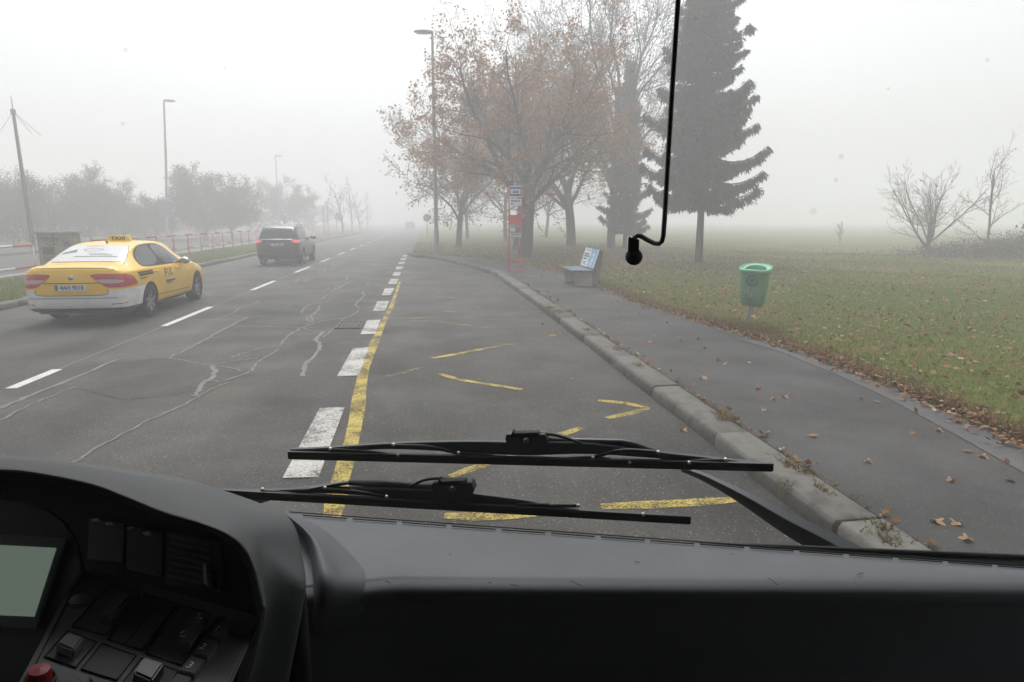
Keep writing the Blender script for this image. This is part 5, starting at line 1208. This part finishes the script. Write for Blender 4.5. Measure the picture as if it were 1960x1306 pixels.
def lerp_rows(curves, n, per):
    """curves: list of point lists (world) with equal parameter; returns a smooth grid"""
    C_ = [crom([tuple(p) for p in c], n) for c in curves]; return [crom([C_[j][i] for j in range(len(C_))], per) for i in range(n)]
cabin = thing('bus_cabin', (0, 0, 1.0), 'dark interior of the bus cab around the camera', 'bus interior')
CL, CR_, CFW, CB = -1.72, 1.15, 1.36, -3.5
def kbox(mb, x0, x1, d0, d1, z0, z1):
    p = [K(x, d, z) for x in (x0, x1) for d in (d0, d1) for z in (z0, z1)]; mb.add(p, [(0, 1, 3, 2), (4, 6, 7, 5), (0, 4, 5, 1), (2, 3, 7, 6), (0, 2, 6, 4), (1, 5, 7, 3)])
for nm, a_ in (('roof', (CL, CR_, CB, CFW + .05, 2.62, 2.68)), ('floor', (CL, CR_, CB, CFW - .1, .36, .42)), ('rear_wall', (CL, CR_, CB - .06, CB, .42, 2.62)), ('header', (CL, CR_, CFW - .1, CFW + .06, 2.48, 2.62)),
               ('lower_wall', (CL - .05, CL, CB, CFW - .02, .42, 1.15)), ('lower_wall', (CR_, CR_ + .05, CB, CFW - .02, .42, 1.15)), ('upper_wall', (CL - .05, CL, CB, CFW - .02, 2.2, 2.62)), ('upper_wall', (CR_, CR_ + .05, CB, CFW - .02, 2.2, 2.62)),
               ('shading_wall_panel', (CL - .05, CL, CB, .0, 1.15, 2.2)), ('shading_wall_panel', (CR_, CR_ + .05, CB, .7, 1.15, 2.2)), ('front_panel', (CL, CR_, CFW + .02, CFW + .08, .42, 1.10))):  # unseen side panels, closing window openings to keep the cab dark
    mb = MB(); kbox(mb, *a_); mb.build(nm, m_cab_, cabin)
for x_ in (CL, CR_):
    mb = MB(); kbox(mb, x_ - .03, x_ + .03, CFW - .02, CFW + .05, 1.05, 2.62); mb.build('pillar', m_rub, cabin)
# windscreen: one clear pane
m_clear, n_, l_, b_ = newmat('clear windscreen glass'); n_.remove(b_); tr = n_.new('ShaderNodeBsdfTransparent'); tr.inputs['Color'].default_value = (.985, .99, .985, 1); l_.new(tr.outputs[0], n_['Material Output'].inputs['Surface'])
mb = MB(); mb.add([K(CL + .03, CFW + .03, 1.12), K(CR_ - .03, CFW + .03, 1.12), K(CR_ - .03, CFW + .03, 2.48), K(CL + .03, CFW + .03, 2.48)], [(0, 1, 2, 3)]); ws = mb.build('windscreen', m_clear, flip=False)
m_smear, n_, l_, b_ = newmat('dried water mark'); b_.inputs['Base Color'].default_value = (.6, .6, .6, 1); b_.inputs['Alpha'].default_value = .16; b_.inputs['Roughness'].default_value = .8
m_speck, n_, l_, b_ = newmat('dust speck'); b_.inputs['Base Color'].default_value = (.25, .25, .25, 1); b_.inputs['Alpha'].default_value = .35
m_smear2, n_, l_, b_ = newmat('faint dust spot'); b_.inputs['Base Color'].default_value = (.25, .27, .27, 1); b_.inputs['Alpha'].default_value = .10
def wsp(x, y_): return CP(x, y_, CFW + .026)
for (x_, y_, r_) in ((240, 96, 5), (1556, 405, 7), (1890, 115, 4), (651, 378, 1.5), (1593, 570, 1.5), (235, 237, 4), (1610, 300, 5), (1700, 170, 3), (1600, 345, 4), (430, 130, 3)):
    mb = MB(); mb.add([wsp(x_ + r_ * math.cos(a_ * .6283), y_ + r_ * math.sin(a_ * .6283)) for a_ in range(10)], [tuple(range(10))]); mb.build('dust_speck', m_speck if r_ < 2 else m_smear2, ws, flip=False)
tag(ws, 'large clear bus windscreen between the dashboard and the wipers', 'windscreen')

# dashboard --------------------------------------------------------------
dashb = thing('dashboard', (G(1200, 1100, 1.2)), 'wide dark grey bus dashboard running under the windscreen', 'dashboard')
PXS = [560, 640, 700, 760, 820, 1000, 1200, 1500, 1700, 1850, 1930, 1960, 2120]
def ln(x, a, b, ya, yb_): return ya + (yb_ - ya) * (x - a) / (b - a)
far_ = [G(x, ln(x, 560, 1960, 983, 1085), 1.270) for x in PXS]
mid_ = [G(x, ln(x, 560, 1960, 1040, 1095), 1.273) for x in PXS]
def roll(x, dy):                                                     # near edge of the top, dipping at the left
    return 1112 + dy + (0 if x > 760 else (760 - x) * .10)
RR = lambda x, a_, b_: roll(x, 0) - 1112 + ln(x, 700, 2000, a_, b_)
r2_ = [G(x, RR(x, 1092, 1106), 1.272) for x in PXS]; r2b = [G(x, RR(x, 1110, 1121), 1.267) for x in PXS]; r3_ = [G(x, RR(x, 1130, 1137), 1.257) for x in PXS]; r4_ = [G(x, RR(x, 1148, 1153), 1.240) for x in PXS]; r5_ = [G(x, RR(x, 1166, 1170), 1.212) for x in PXS]
r6_ = [p + KF * .035 + Vector((0, 0, -.11)) for p in r5_]; r7_ = [p + KF * .02 + Vector((0, 0, -.15)) for p in r6_]
mb = MB(); mb.grid([list(r) for r in lerp_rows([far_, mid_, r2_, r2b, r3_, r4_, r5_, r6_, r7_], 60, 64)]); mb.build('main_body', m_dash, dashb, smooth=True, flip=False)
edge_l = [G(x, ln(x, 560, 1960, 980.5, 1082.5), 1.272) for x in (556, 900, 1300, 1700, 2120)]
mb = MB(); mb.tube([p for p in edge_l], .0012, 6); mb.build('defroster_edge', m_rub, dashb)
for k in range(15):
    x_ = 580 + 95 * k; a_, b_ = G(x_, ln(x_, 560, 1960, 981, 1083) + 4.0, 1.274), G(x_ + 84, ln(x_ + 84, 560, 1960, 981, 1083) + 4.0, 1.274); mb = MB(); mb.bar(a_, b_, .002, .002); mb.build('defroster_slot', m_rub, dashb)
for x_, y_, dx, dy in ((1092, 1112, 22, 10), (738, 1113, 10, 3), (935, 1115, 6, 1), (978, 1119, 16, 3), (1470, 1106, 20, 14), (1215, 1074, 10, 3), (1400, 1060, 4, 1), (860, 1060, 3, 1), (1640, 1100, 12, -3)):
    mb = MB(); mb.bar(G(x_, y_, 1.2755), G(x_ + dx, y_ + dy, 1.2755), .0012, .0006); mb.build('scuff', m_inner, dashb)
sh = [(600, 1255), (760, 1243), (1000, 1238), (1300, 1236), (1700, 1240), (1935, 1244), (1945, 1250), (1820, 1256), (1720, 1266), (1640, 1284), (1590, 1310), (1560, 1360), (600, 1370)]
mb = MB(); mb.prism([G(x, y_, 1.02) for x, y_ in sh], (0, 0, -.03)); mb.build('lower_shelf', m_dash, dashb, bevel=.006)
mb = MB(); kbox(mb, -.6, 1.1, .78, 1.25, .80, .90); mb.build('lower_body', m_inner, dashb)
# windscreen rubber at the right, beyond the dash edge
mb = MB(); rb = [CP(1180, 1040, 1.36), CP(1500, 1047, 1.36), CP(1960, 1066, 1.36), CP(2150, 1075, 1.36)]; mb.tube(rb, .005, 6); mb.tube([p - Vector((0, 0, .018)) for p in rb], .014, 8); mb.build('windscreen_rubber', m_rub, cabin, smooth=True)

# cheek between hood and dashboard ---------------------------------------
ck_r = [(548, 981, 1.275), (600, 1002, 1.275), (642, 1032, 1.274), (682, 1072, 1.273), (706, 1108, 1.268), (716, 1150, 1.235), (712, 1200, 1.15), (700, 1300, .985)]
ck_m = [(550, 984, 1.29), (588, 1010, 1.30), (622, 1040, 1.301), (650, 1080, 1.293), (668, 1118, 1.278), (672, 1160, 1.24), (668, 1210, 1.16), (655, 1310, 1.0)]
ck_l = [(552, 990, 1.295), (578, 1012, 1.31), (598, 1040, 1.314), (606, 1080, 1.308), (608, 1120, 1.289), (607, 1165, 1.25), (604, 1220, 1.16), (598, 1320, 1.01)]
ck_i = [(550, 1000, 1.22), (568, 1022, 1.22), (584, 1050, 1.22), (590, 1090, 1.21), (592, 1130, 1.19), (592, 1175, 1.17), (590, 1225, 1.10), (585, 1320, .97)]
mb = MB(); mb.grid([list(r) for r in lerp_rows([[G(*p) for p in c] for c in (ck_r, ck_m, ck_l, ck_i)], 40, 16)]); mb.build('side_cheek', m_dash, dashb, smooth=True, flip=False)

# instrument binnacle ------------------------------------------------------
bn = thing('instrument_binnacle', V(250, 1150, .9), 'hooded driver instrument binnacle with switches and a display', 'instrument panel')
A_ = [(-140, 874, 1.12), (0, 872, 1.12), (133, 884, 1.12), (244, 899, 1.12), (349, 916, 1.11), (419, 936, 1.10), (499, 964, 1.08), (545, 986, 1.06), (566, 1014, 1.03), (580, 1073, 1.0), (585, 1115, .97), (581, 1150, .965), (573, 1200, .97), (550, 1320, 1.0)]
A2 = [(x - 6, y_ + (5 if x < 500 else 0), d - .03) for x, y_, d in A_]
B_ = [(-140, 880, .985), (0, 878, .985), (105, 885, .985), (195, 901, .98), (279, 922, .975), (349, 943, .97), (419, 967, .96), (464, 988, .95), (492, 1013, .935), (503, 1045, .92), (508, 1080, .905), (511, 1125, .895), (513, 1185, .90), (492, 1320, .93)]
C__ = [(-140, 898, .915), (0, 897, .915), (70, 903, .915), (175, 924, .91), (244, 949, .905), (314, 977, .90), (384, 998, .89), (436, 1019, .88), (470, 1047, .875), (489, 1087, .865), (499, 1129, .86), (504, 1155, .86), (506, 1182, .865), (470, 1320, .90)]
def inw(c, k, dd): return [(x + (210 - x) * k * (1 if x > 210 else .2), y_ + (1210 - y_) * k, d + dd) for x, y_, d in c]
D1 = inw(C__, .02, .002); D2 = inw(C__, .05, .10); D3 = inw(C__, .07, .22)
def vv_(c): return [V(*p) for p in c]
mb = MB(); mb.grid([list(r) for r in lerp_rows([vv_(A_), vv_(A2), vv_(B_), vv_(C__), vv_(D1)], 70, 26)]); mb.build('hood', m_hood, bn, smooth=True, flip=False)
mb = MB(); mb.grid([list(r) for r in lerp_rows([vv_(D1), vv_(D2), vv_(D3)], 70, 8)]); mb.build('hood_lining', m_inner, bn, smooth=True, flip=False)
skirt = [[V(x, y_, d) for x, y_, d in A_], [V(x + 2, y_, d) + Vector((0, 0, -.5)) for x, y_, d in A_]]
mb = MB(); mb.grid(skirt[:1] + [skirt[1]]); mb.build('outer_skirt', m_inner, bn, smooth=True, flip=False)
# back wall of the recess
bw = Pl(V(0, 1000, 1.08), V(450, 1000, 1.06), V(250, 1150, .99))
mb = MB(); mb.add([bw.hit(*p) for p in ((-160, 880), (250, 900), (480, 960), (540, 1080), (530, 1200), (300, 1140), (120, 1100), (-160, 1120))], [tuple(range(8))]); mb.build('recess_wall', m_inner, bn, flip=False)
def c1(x, y_): return (x / 2.864, 850 + y_ / 2.864)
def pquad(pl, pts, h, name, mat, parent, lift=0.0, bevel=.0008, conv=True, taper=0.0):
    P_ = [pl.hit(*(c1(*p) if conv else p)) + pl.n * lift for p in pts]; c_ = sum(P_, Vector()) / len(P_); n = len(P_)
    mb = MB(); top_ = [p.lerp(c_, taper) + pl.n * h for p in P_]; mb.add(P_ + top_, [tuple(range(n - 1, -1, -1)), tuple(range(n, 2 * n))] + [(i, (i + 1) % n, n + (i + 1) % n, n + i) for i in range(n)])
    return mb.build(name, mat, parent, bevel=bevel)
for q in ((195, 1005), (222, 1012), (262, 1021), (292, 1030)):
    pquad(bw, [(q[0] - 7, q[1]), (q[0] + 5, q[1] - 2), (q[0] + 8, q[1] + 2), (q[0] - 4, q[1] + 4)], .006, 'indicator_tab', m_mark, bn, .016, .0, False)
for a_ in ([(505, 420), (700, 450), (690, 660), (495, 640)], [(712, 455), (905, 500), (900, 735), (705, 690)]): pquad(bw, a_, .008, 'switch_block', m_bayp, bn, .001)
vf = pquad(bw, [(930, 492), (1225, 552), (1212, 815), (920, 775)], .010, 'air_vent', m_bayp, bn, .001)
for k in range(7):
    y_ = 530 + k * 36; pquad(bw, [(955, y_ - 6), (1180, y_ + 38), (1180, y_ + 52), (955, y_ + 8)], .010, 'vent_slat', m_pan, vf, .010, .0005)
pquad(bw, [(1158, 695), (1176, 698), (1184, 808), (1166, 806)], .02, 'vent_lever', m_mark, vf, .012)
# switch panel
pn_ = Pl(V(154, 1091, .955), V(492, 1176, .925), V(35, 1306, .75))
pquad(pn_, [(430, 680), (560, 700), (1420, 938), (1400, 1000), (1180, 1480), (-60, 1480), (60, 1380)], .012, 'switch_panel', m_pan, bn, -.012, .003)
def outline(pts, w, name, mat, parent, lift):
    P_ = [pn_.hit(*c1(*p)) + pn_.n * lift for p in pts]; mb = MB(); mb.tube(P_, w, 5); return mb.build(name, mat, parent)
outline([(90, 1400), (150, 1300), (420, 760), (450, 735), (490, 725), (1300, 975)], .0008, 'panel_groove', m_black, bn, .0005)
def bay_(pts, name='switch_bay'):
    b0 = pquad(pn_, pts, .0012, name, m_bayp, bn, .0002, 0)
    P_ = [pn_.hit(*c1(*p)) + pn_.n * .0012 for p in pts]; mb = MB(); mb.tube(P_ + [P_[0]], .0012, 5); mb.build('bay_groove', m_black, b0); return b0
def rocker(pts, parent, h=.014, mat=None): return pquad(pn_, pts, h, 'rocker_switch', mat or m_key, parent, .001, .0022, taper=.10)
b1_ = bay_([(600, 775), (765, 825), (575, 1055), (395, 1005)]); rocker([(665, 850), (735, 862), (612, 1010), (530, 995)], b1_)
b2_ = bay_([(790, 830), (970, 885), (775, 1135), (592, 1075)], 'blank_bay'); outline([(878, 858), (682, 1105)], .0006, 'bay_divider', m_black, b2_, .0016)
b3_ = bay_([(990, 895), (1190, 945), (1000, 1220), (800, 1150)]); rk = rocker([(1070, 975), (1140, 985), (1030, 1165), (955, 1145)], b3_)
b4_ = bay_([(370, 1030), (530, 1090), (415, 1230), (245, 1170)]); rocker([(372, 1080), (468, 1110), (402, 1195), (300, 1150)], b4_)
b5_ = bay_([(560, 1100), (745, 1165), (640, 1300), (445, 1240)], 'blank_bay')
b6_ = bay_([(775, 1180), (975, 1250), (880, 1400), (660, 1330)]); rocker([(785, 1222), (905, 1262), (830, 1370), (720, 1320)], b6_, .016, M('glossy switch', (.03, .03, .033), .35))
def ptext(s, size, at, parent, lift, mat=m_mark, ux=None):
    o_ = pn_.hit(*c1(*at)) + pn_.n * lift; ax_ = (pn_.hit(*c1(at[0] + 100, at[1] + 27)) - pn_.hit(*c1(*at))).normalized(); ay_ = (pn_.n.cross(ax_)).normalized()
    if ay_.dot(Vector((0, 0, 1)) + KF) < 0: ay_ = -ay_
    vs, fs = text2d(s, size, .0); mb = MB(); mb.add([o_ + ax_ * p[0] + ay_ * p[1] for p in vs], fs); return mb.build('key_number', mat, parent, flip=False)
for txt, q, at_ in (('1', [(1200, 1002), (1282, 1024), (1208, 1112), (1122, 1088)], (1185, 1052)), ('2', [(1118, 1094), (1200, 1118), (1132, 1210), (1048, 1186)], (1108, 1152)), ('3', [(1044, 1192), (1126, 1218), (1060, 1306), (972, 1284)], (1038, 1255)), ('', [(968, 1292), (1052, 1316), (990, 1400), (905, 1375)], None)):
    kk = pquad(pn_, q, .010, 'number_key', m_bayp, bn, .0005, .0012, taper=.05)
    if at_: ptext(txt, .0155, at_, kk, .0112)
kk = pquad(pn_, [(1212, 962), (1304, 988), (1282, 1014), (1190, 990)], .003, 'indicator_key', m_bayp, bn, .0005, .0008)
mb = MB()
for k in range(5): mb.add([pn_.hit(*c1(1236 + 6 * k, 978 + 4 * (k % 3))) + pn_.n * .0042 + Vector((dx, 0, dz)) for dx, dz in ((0, 0), (.001, 0), (.001, .001), (0, .001))], [(0, 1, 2, 3)])
mb.build('indicator_mark', m_mark, kk, flip=False)
mb = MB()
for (qx, qy) in ((1090, 990), (1082, 1008), (1098, 1012), (990, 1092), (1002, 1085), (988, 1110), (1004, 1112)):
    o_ = pn_.hit(*c1(qx, qy)) + pn_.n * .0155; mb.box(o_, (.0022, .0022, .0006))
mb.build('switch_symbol', m_mark, rk)
def round_btn(at_, r_, h, mat, name='round_button', ring_=True):
    o_ = pn_.hit(*c1(*at_)); M3 = pn_.n.to_track_quat('Z', 'Y').to_matrix(); mb = MB(); mb.lathe([(r_, 0), (r_, h * .6), (r_ * .85, h), (0.0005, h * 1.05)], 28); mb.v = [tuple(o_ + M3 @ Vector(p)) for p in mb.v]; b_ = mb.build(name, mat, bn, smooth=.8)
    if ring_:
        mb = MB(); mb.lathe([(r_ * 1.15, 0), (r_ * 1.2, h * .25), (r_ * 1.35, h * .25), (r_ * 1.4, 0)], 28); mb.v = [tuple(o_ + M3 @ Vector(p)) for p in mb.v]; mb.build('button_ring', m_bayp, b_, smooth=.8)
round_btn((445, 856), .0135, .004, m_pan); round_btn((215, 1300), .0125, .016, m_redb, 'red_button'); round_btn((425, 1335), .0120, .010, m_key)
# display at the left
dp = Pl(V(-100, 1000, .93), V(130, 1031, .93), V(70, 1203, .88))
hs2 = [(-160, 950), (0, 955), (50, 962), (87, 974), (122, 1000), (142, 1035), (151, 1070), (153, 1093), (118, 1150), (60, 1262), (25, 1330), (-160, 1330)]
pquad(dp, hs2, .010, 'display_housing', m_bayp, bn, -.014, .002, False)
fr = pquad(dp, [(-160, 1014), (0, 1023), (130, 1031), (71, 1204), (0, 1200), (-160, 1192)], .004, 'display_frame', m_pan, bn, -.002, .001, False)
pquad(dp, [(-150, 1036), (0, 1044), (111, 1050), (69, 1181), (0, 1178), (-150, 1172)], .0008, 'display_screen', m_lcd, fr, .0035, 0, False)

# hanging mirror arm -------------------------------------------------------
MD = 1.18
ma = thing('mirror_arm', CP(1290, -80, MD), 'black bent rod with a clamp hanging from the cab roof', 'mirror bracket')
pts = [CP(1302, -190, MD), CP(1298, 0, MD), CP(1288, 150, MD), CP(1279, 300, MD), CP(1272, 420, MD), CP(1269.5, 452, MD), CP(1267, 462, MD), CP(1261, 467, MD), CP(1252, 466, MD - .01), CP(1238, 459, MD - .025), CP(1228, 453, MD - .035), CP(1220, 451, MD - .04), CP(1215, 455, MD - .04), CP(1213, 464, MD - .04)]
pts = [K(0.0, 0, 0) * 0 + p for p in pts]; ztop = pts[0]
mb = MB(); mb.tube([Vector((ztop.x, ztop.y, 2.60))] + pts, .0042, 10); mb.build('rod', M('black rod', (.008, .008, .008), .4), ma, smooth=True)
q = MD - .04; k0, k1 = CP(1213, 455, q), CP(1212, 492, q)
mb = MB(); mb.bar(k0, k1, .018, .020, up=KF); mb.build('clamp_body', m_rub, ma, bevel=.003)
mb = MB(); mb.bar(CP(1205, 453, q), CP(1205, 482, q), .004, .022, up=KF); mb.build('clamp_plate', m_wip, ma, bevel=.001)
bc = CP(1213.5, 492, q); mb = MB(); mb.lathe([(0.001, -.0125), (.009, -.011), (.0138, -.004), (.0138, .004), (.009, .011), (0.001, .0125)], 24, (0, 0, 0), 'Y'); mb.v = [tuple(bc + Vector(p)) for p in mb.v]; mb.build('ball_joint', m_rub, ma, smooth=.8)
mb = MB(); mb.bar(CP(1213, 497, q - .006), CP(1213, 507, q - .006), .016, .014, up=KF, w2=.013); mb.build('clamp_foot', m_rub, ma, bevel=.0015)

# wipers --------------------------------------------------------------------
def wiper(label, d, blade, frame, yokes, rivets, clip, arm, hose, arm2=None, armw=(.024, .055), loc=None):
    t = thing('windscreen_wiper', CP(*loc, d), label, 'wiper', 'bus windscreen wipers')
    def c(p, o=0.0): return CP(p[0], p[1], d + o)
    mb = MB(); mb.bar(c(blade[0]), c(blade[1]), .010, .0155, up=Vector((0, 0, 1))); mb.build('rubber_blade', m_rub, t, bevel=.002)
    mb = MB(); b0, b1 = blade; dv = (b1[0] - b0[0]); mb.bar(c((b0[0], b0[1] - 8)), c((b1[0], b1[1] - 8)), .012, .004); mb.build('blade_rail', m_wip, t)
    mb = MB(); k = 26; F0 = crom(frame, k); rowsT = []; 
    for i, (x_, y_, w_) in enumerate(F0):
        ct = c((x_, y_), .012); rowsT.append([ct + Vector((0, 0, w_ / 2)) - KF * .008, ct + Vector((0, 0, w_ / 2)) + KF * .008, ct - Vector((0, 0, w_ / 2)) + KF * .008, ct - Vector((0, 0, w_ / 2)) - KF * .008])
    mb.grid(rowsT, closed=True); mb.f += [(3, 2, 1, 0), tuple((k - 1) * 4 + j for j in range(4))]; mb.m += [0, 0]; mb.build('bridge', m_wip, t, bevel=.0018)
    for y0_ in yokes:
        mb = MB(); p_ = crom(y0_, 8); mb.tube([c(tuple(q_), .004) for q_ in p_], .0045, 6); mb.build('yoke', m_wip, t, smooth=True)
    for rv in rivets:
        mb = MB(); o_ = c(rv, -.004); mb.lathe([(0.0004, -.004), (.0036, -.003), (.0042, .002)], 10, (0, 0, 0), 'Y'); mb.v = [tuple(o_ + Vector(p)) for p in mb.v]; mb.build('rivet', m_chr, t, smooth=True)
    (cx_, cy_) = clip; mb = MB(); s_ = 1
    pol = [(-40, 0), (-38, -10), (36, -10), (42, 4), (36, 16), (-34, 14)]
    P0 = [c((cx_ + x_, cy_ + y_), -.012) for x_, y_ in pol]; mb.prism(P0, KF * .03); cp = mb.build('clip', m_wip, t, bevel=.0012)
    mb = MB(); mb.prism([c((cx_ + x_, cy_ + y_), -.022) for x_, y_ in ((-26, -17), (-22, -12), (24, -14), (26, -5), (4, -5), (-4, 0), (-12, -4), (-30, -6))], KF * .02); mb.build('clip_cover', m_rub, cp, bevel=.001)
    mb = MB(); o_ = c((cx_ + 0, cy_ + 2), -.024); mb.lathe([(0.0005, -.006), (.006, -.006), (.0075, -.003), (.0075, .008)], 12, (0, 0, 0), 'Y'); mb.v = [tuple(o_ + Vector(p)) for p in mb.v]; mb.build('clip_bolt', M('rusty bolt', (.05, .035, .03), .6), cp, smooth=.8)
    mb = MB(); H0 = crom(hose, 14); mb.tube([c(tuple(p), .0) for p in H0], .0035, 6); mb.build('washer_hose', m_rub, t, smooth=True)
    if arm2:
        mb = MB(); mb.tube([c(p, .02) for p in arm2], [.007, .010, .010, .009, .009][:len(arm2)] if len(arm2) <= 5 else .009, 8); mb.build('arm_tip', m_wip, t, smooth=True)
    mb = MB(); k = 18; A0 = crom(arm, k); rowsT = []
    for i, (x_, y_, hw) in enumerate(A0):
        a_ = A0[max(i - 1, 0)]; b_ = A0[min(i + 1, k - 1)]; dx, dy = b_[0] - a_[0], b_[1] - a_[1]; L_ = math.hypot(dx, dy); nx, ny = -dy / L_, dx / L_
        tp = (x_ - nx * hw, y_ - ny * hw) if ny > 0 else (x_ + nx * hw, y_ + ny * hw); bt = (x_ + nx * hw, y_ + ny * hw) if ny > 0 else (x_ - nx * hw, y_ - ny * hw)
        md = (tp[0] + (bt[0] - tp[0]) * .38, tp[1] + (bt[1] - tp[1]) * .38)
        rowsT.append([c(tp, .030), c(md, .005), c(bt, .020), c(bt, .034)])
    mb.grid(rowsT, closed=True); mb.f += [(3, 2, 1, 0), tuple((k - 1) * 4 + j for j in range(4))]; mb.m += [0, 0]; mb.build('arm', m_armm, t, bevel=.001)
    return t
wiper('upper wiper blade lying across the view with its wide arm at lower right', 1.46, [(552, 873), (1480, 896)],
      [(556, 862, .008), (620, 860, .010), (750, 853, .014), (880, 854, .026), (1000, 858, .032), (1120, 857, .026), (1260, 870, .014), (1390, 882, .009), (1478, 891, .007)],
      [[(632, 860), (700, 865), (762, 872)], [(750, 853), (820, 855), (878, 868)], [(878, 868), (920, 870), (965, 878)], [(762, 872), (900, 874)], [(1262, 866), (1190, 862), (1135, 876)], [(1135, 876), (1070, 879)], [(1392, 881), (1340, 882), (1300, 886)], [(1200, 884), (1135, 876)]],
      [(753, 851.5), (632, 859.5), (878, 867), (762, 871), (1260, 866), (1389, 880), (1135, 876), (1319, 886), (1205, 885)], (1007, 842),
      [(1305, 898, 5), (1345, 912, 8), (1395, 937, 11), (1440, 962, 15), (1500, 998, 20), (1560, 1030, 25), (1610, 1057, 27), (1690, 1095, 24)],
      [(1030, 830), (1062, 833), (1090, 841), (1112, 849)], [(1045, 843), (1100, 845), (1190, 847), (1215, 852), (1262, 870)] + [(1320, 900)], loc=(1015, 870))
wiper('lower wiper nearer the dashboard, its clip below the upper wiper', 1.41, [(428, 946), (1322, 997)],
      [(430, 940, .006), (500, 940, .007), (620, 938, .012), (740, 942, .022), (860, 950, .028), (980, 962, .024), (1110, 978, .013), (1200, 988, .008), (1318, 995, .006)],
      [[(500, 940), (560, 945), (610, 952)], [(622, 936), (690, 942), (740, 952)], [(1052, 967), (1000, 966), (960, 975)], [(1108, 968), (1060, 968), (985, 970)], [(1230, 985), (1180, 984)]],
      [(622, 934), (502, 937), (740, 951), (1107, 968), (1231, 985)], (866, 934),
      [(345, 1010, 14), (400, 990, 14), (460, 965, 11), (530, 946, 9), (590, 938, 7), (640, 928, 5), (668, 924, 4)],
      [(785, 932), (810, 920), (840, 916), (880, 921)], [(668, 924), (740, 926), (800, 931), (840, 933)], loc=(870, 960))

# ================================================================== HAZE
mh = bpy.data.materials.new('haze'); mh.use_nodes = True; n_, l_ = mh.node_tree.nodes, mh.node_tree.links
n_.remove(n_['Principled BSDF']); pv = n_.new('ShaderNodeVolumePrincipled'); pv.inputs['Color'].default_value = (0.955, 0.965, 0.98, 1); pv.inputs['Density'].default_value = HAZE_DENSITY; pv.inputs['Anisotropy'].default_value = 0.2
l_.new(pv.outputs[0], n_['Material Output'].inputs['Volume'])
mb = MB(); mb.box((0, 190, 8.6), (690, 470, 20.0)); hz = mb.build('haze', mh); tag(hz, kind='stuff')
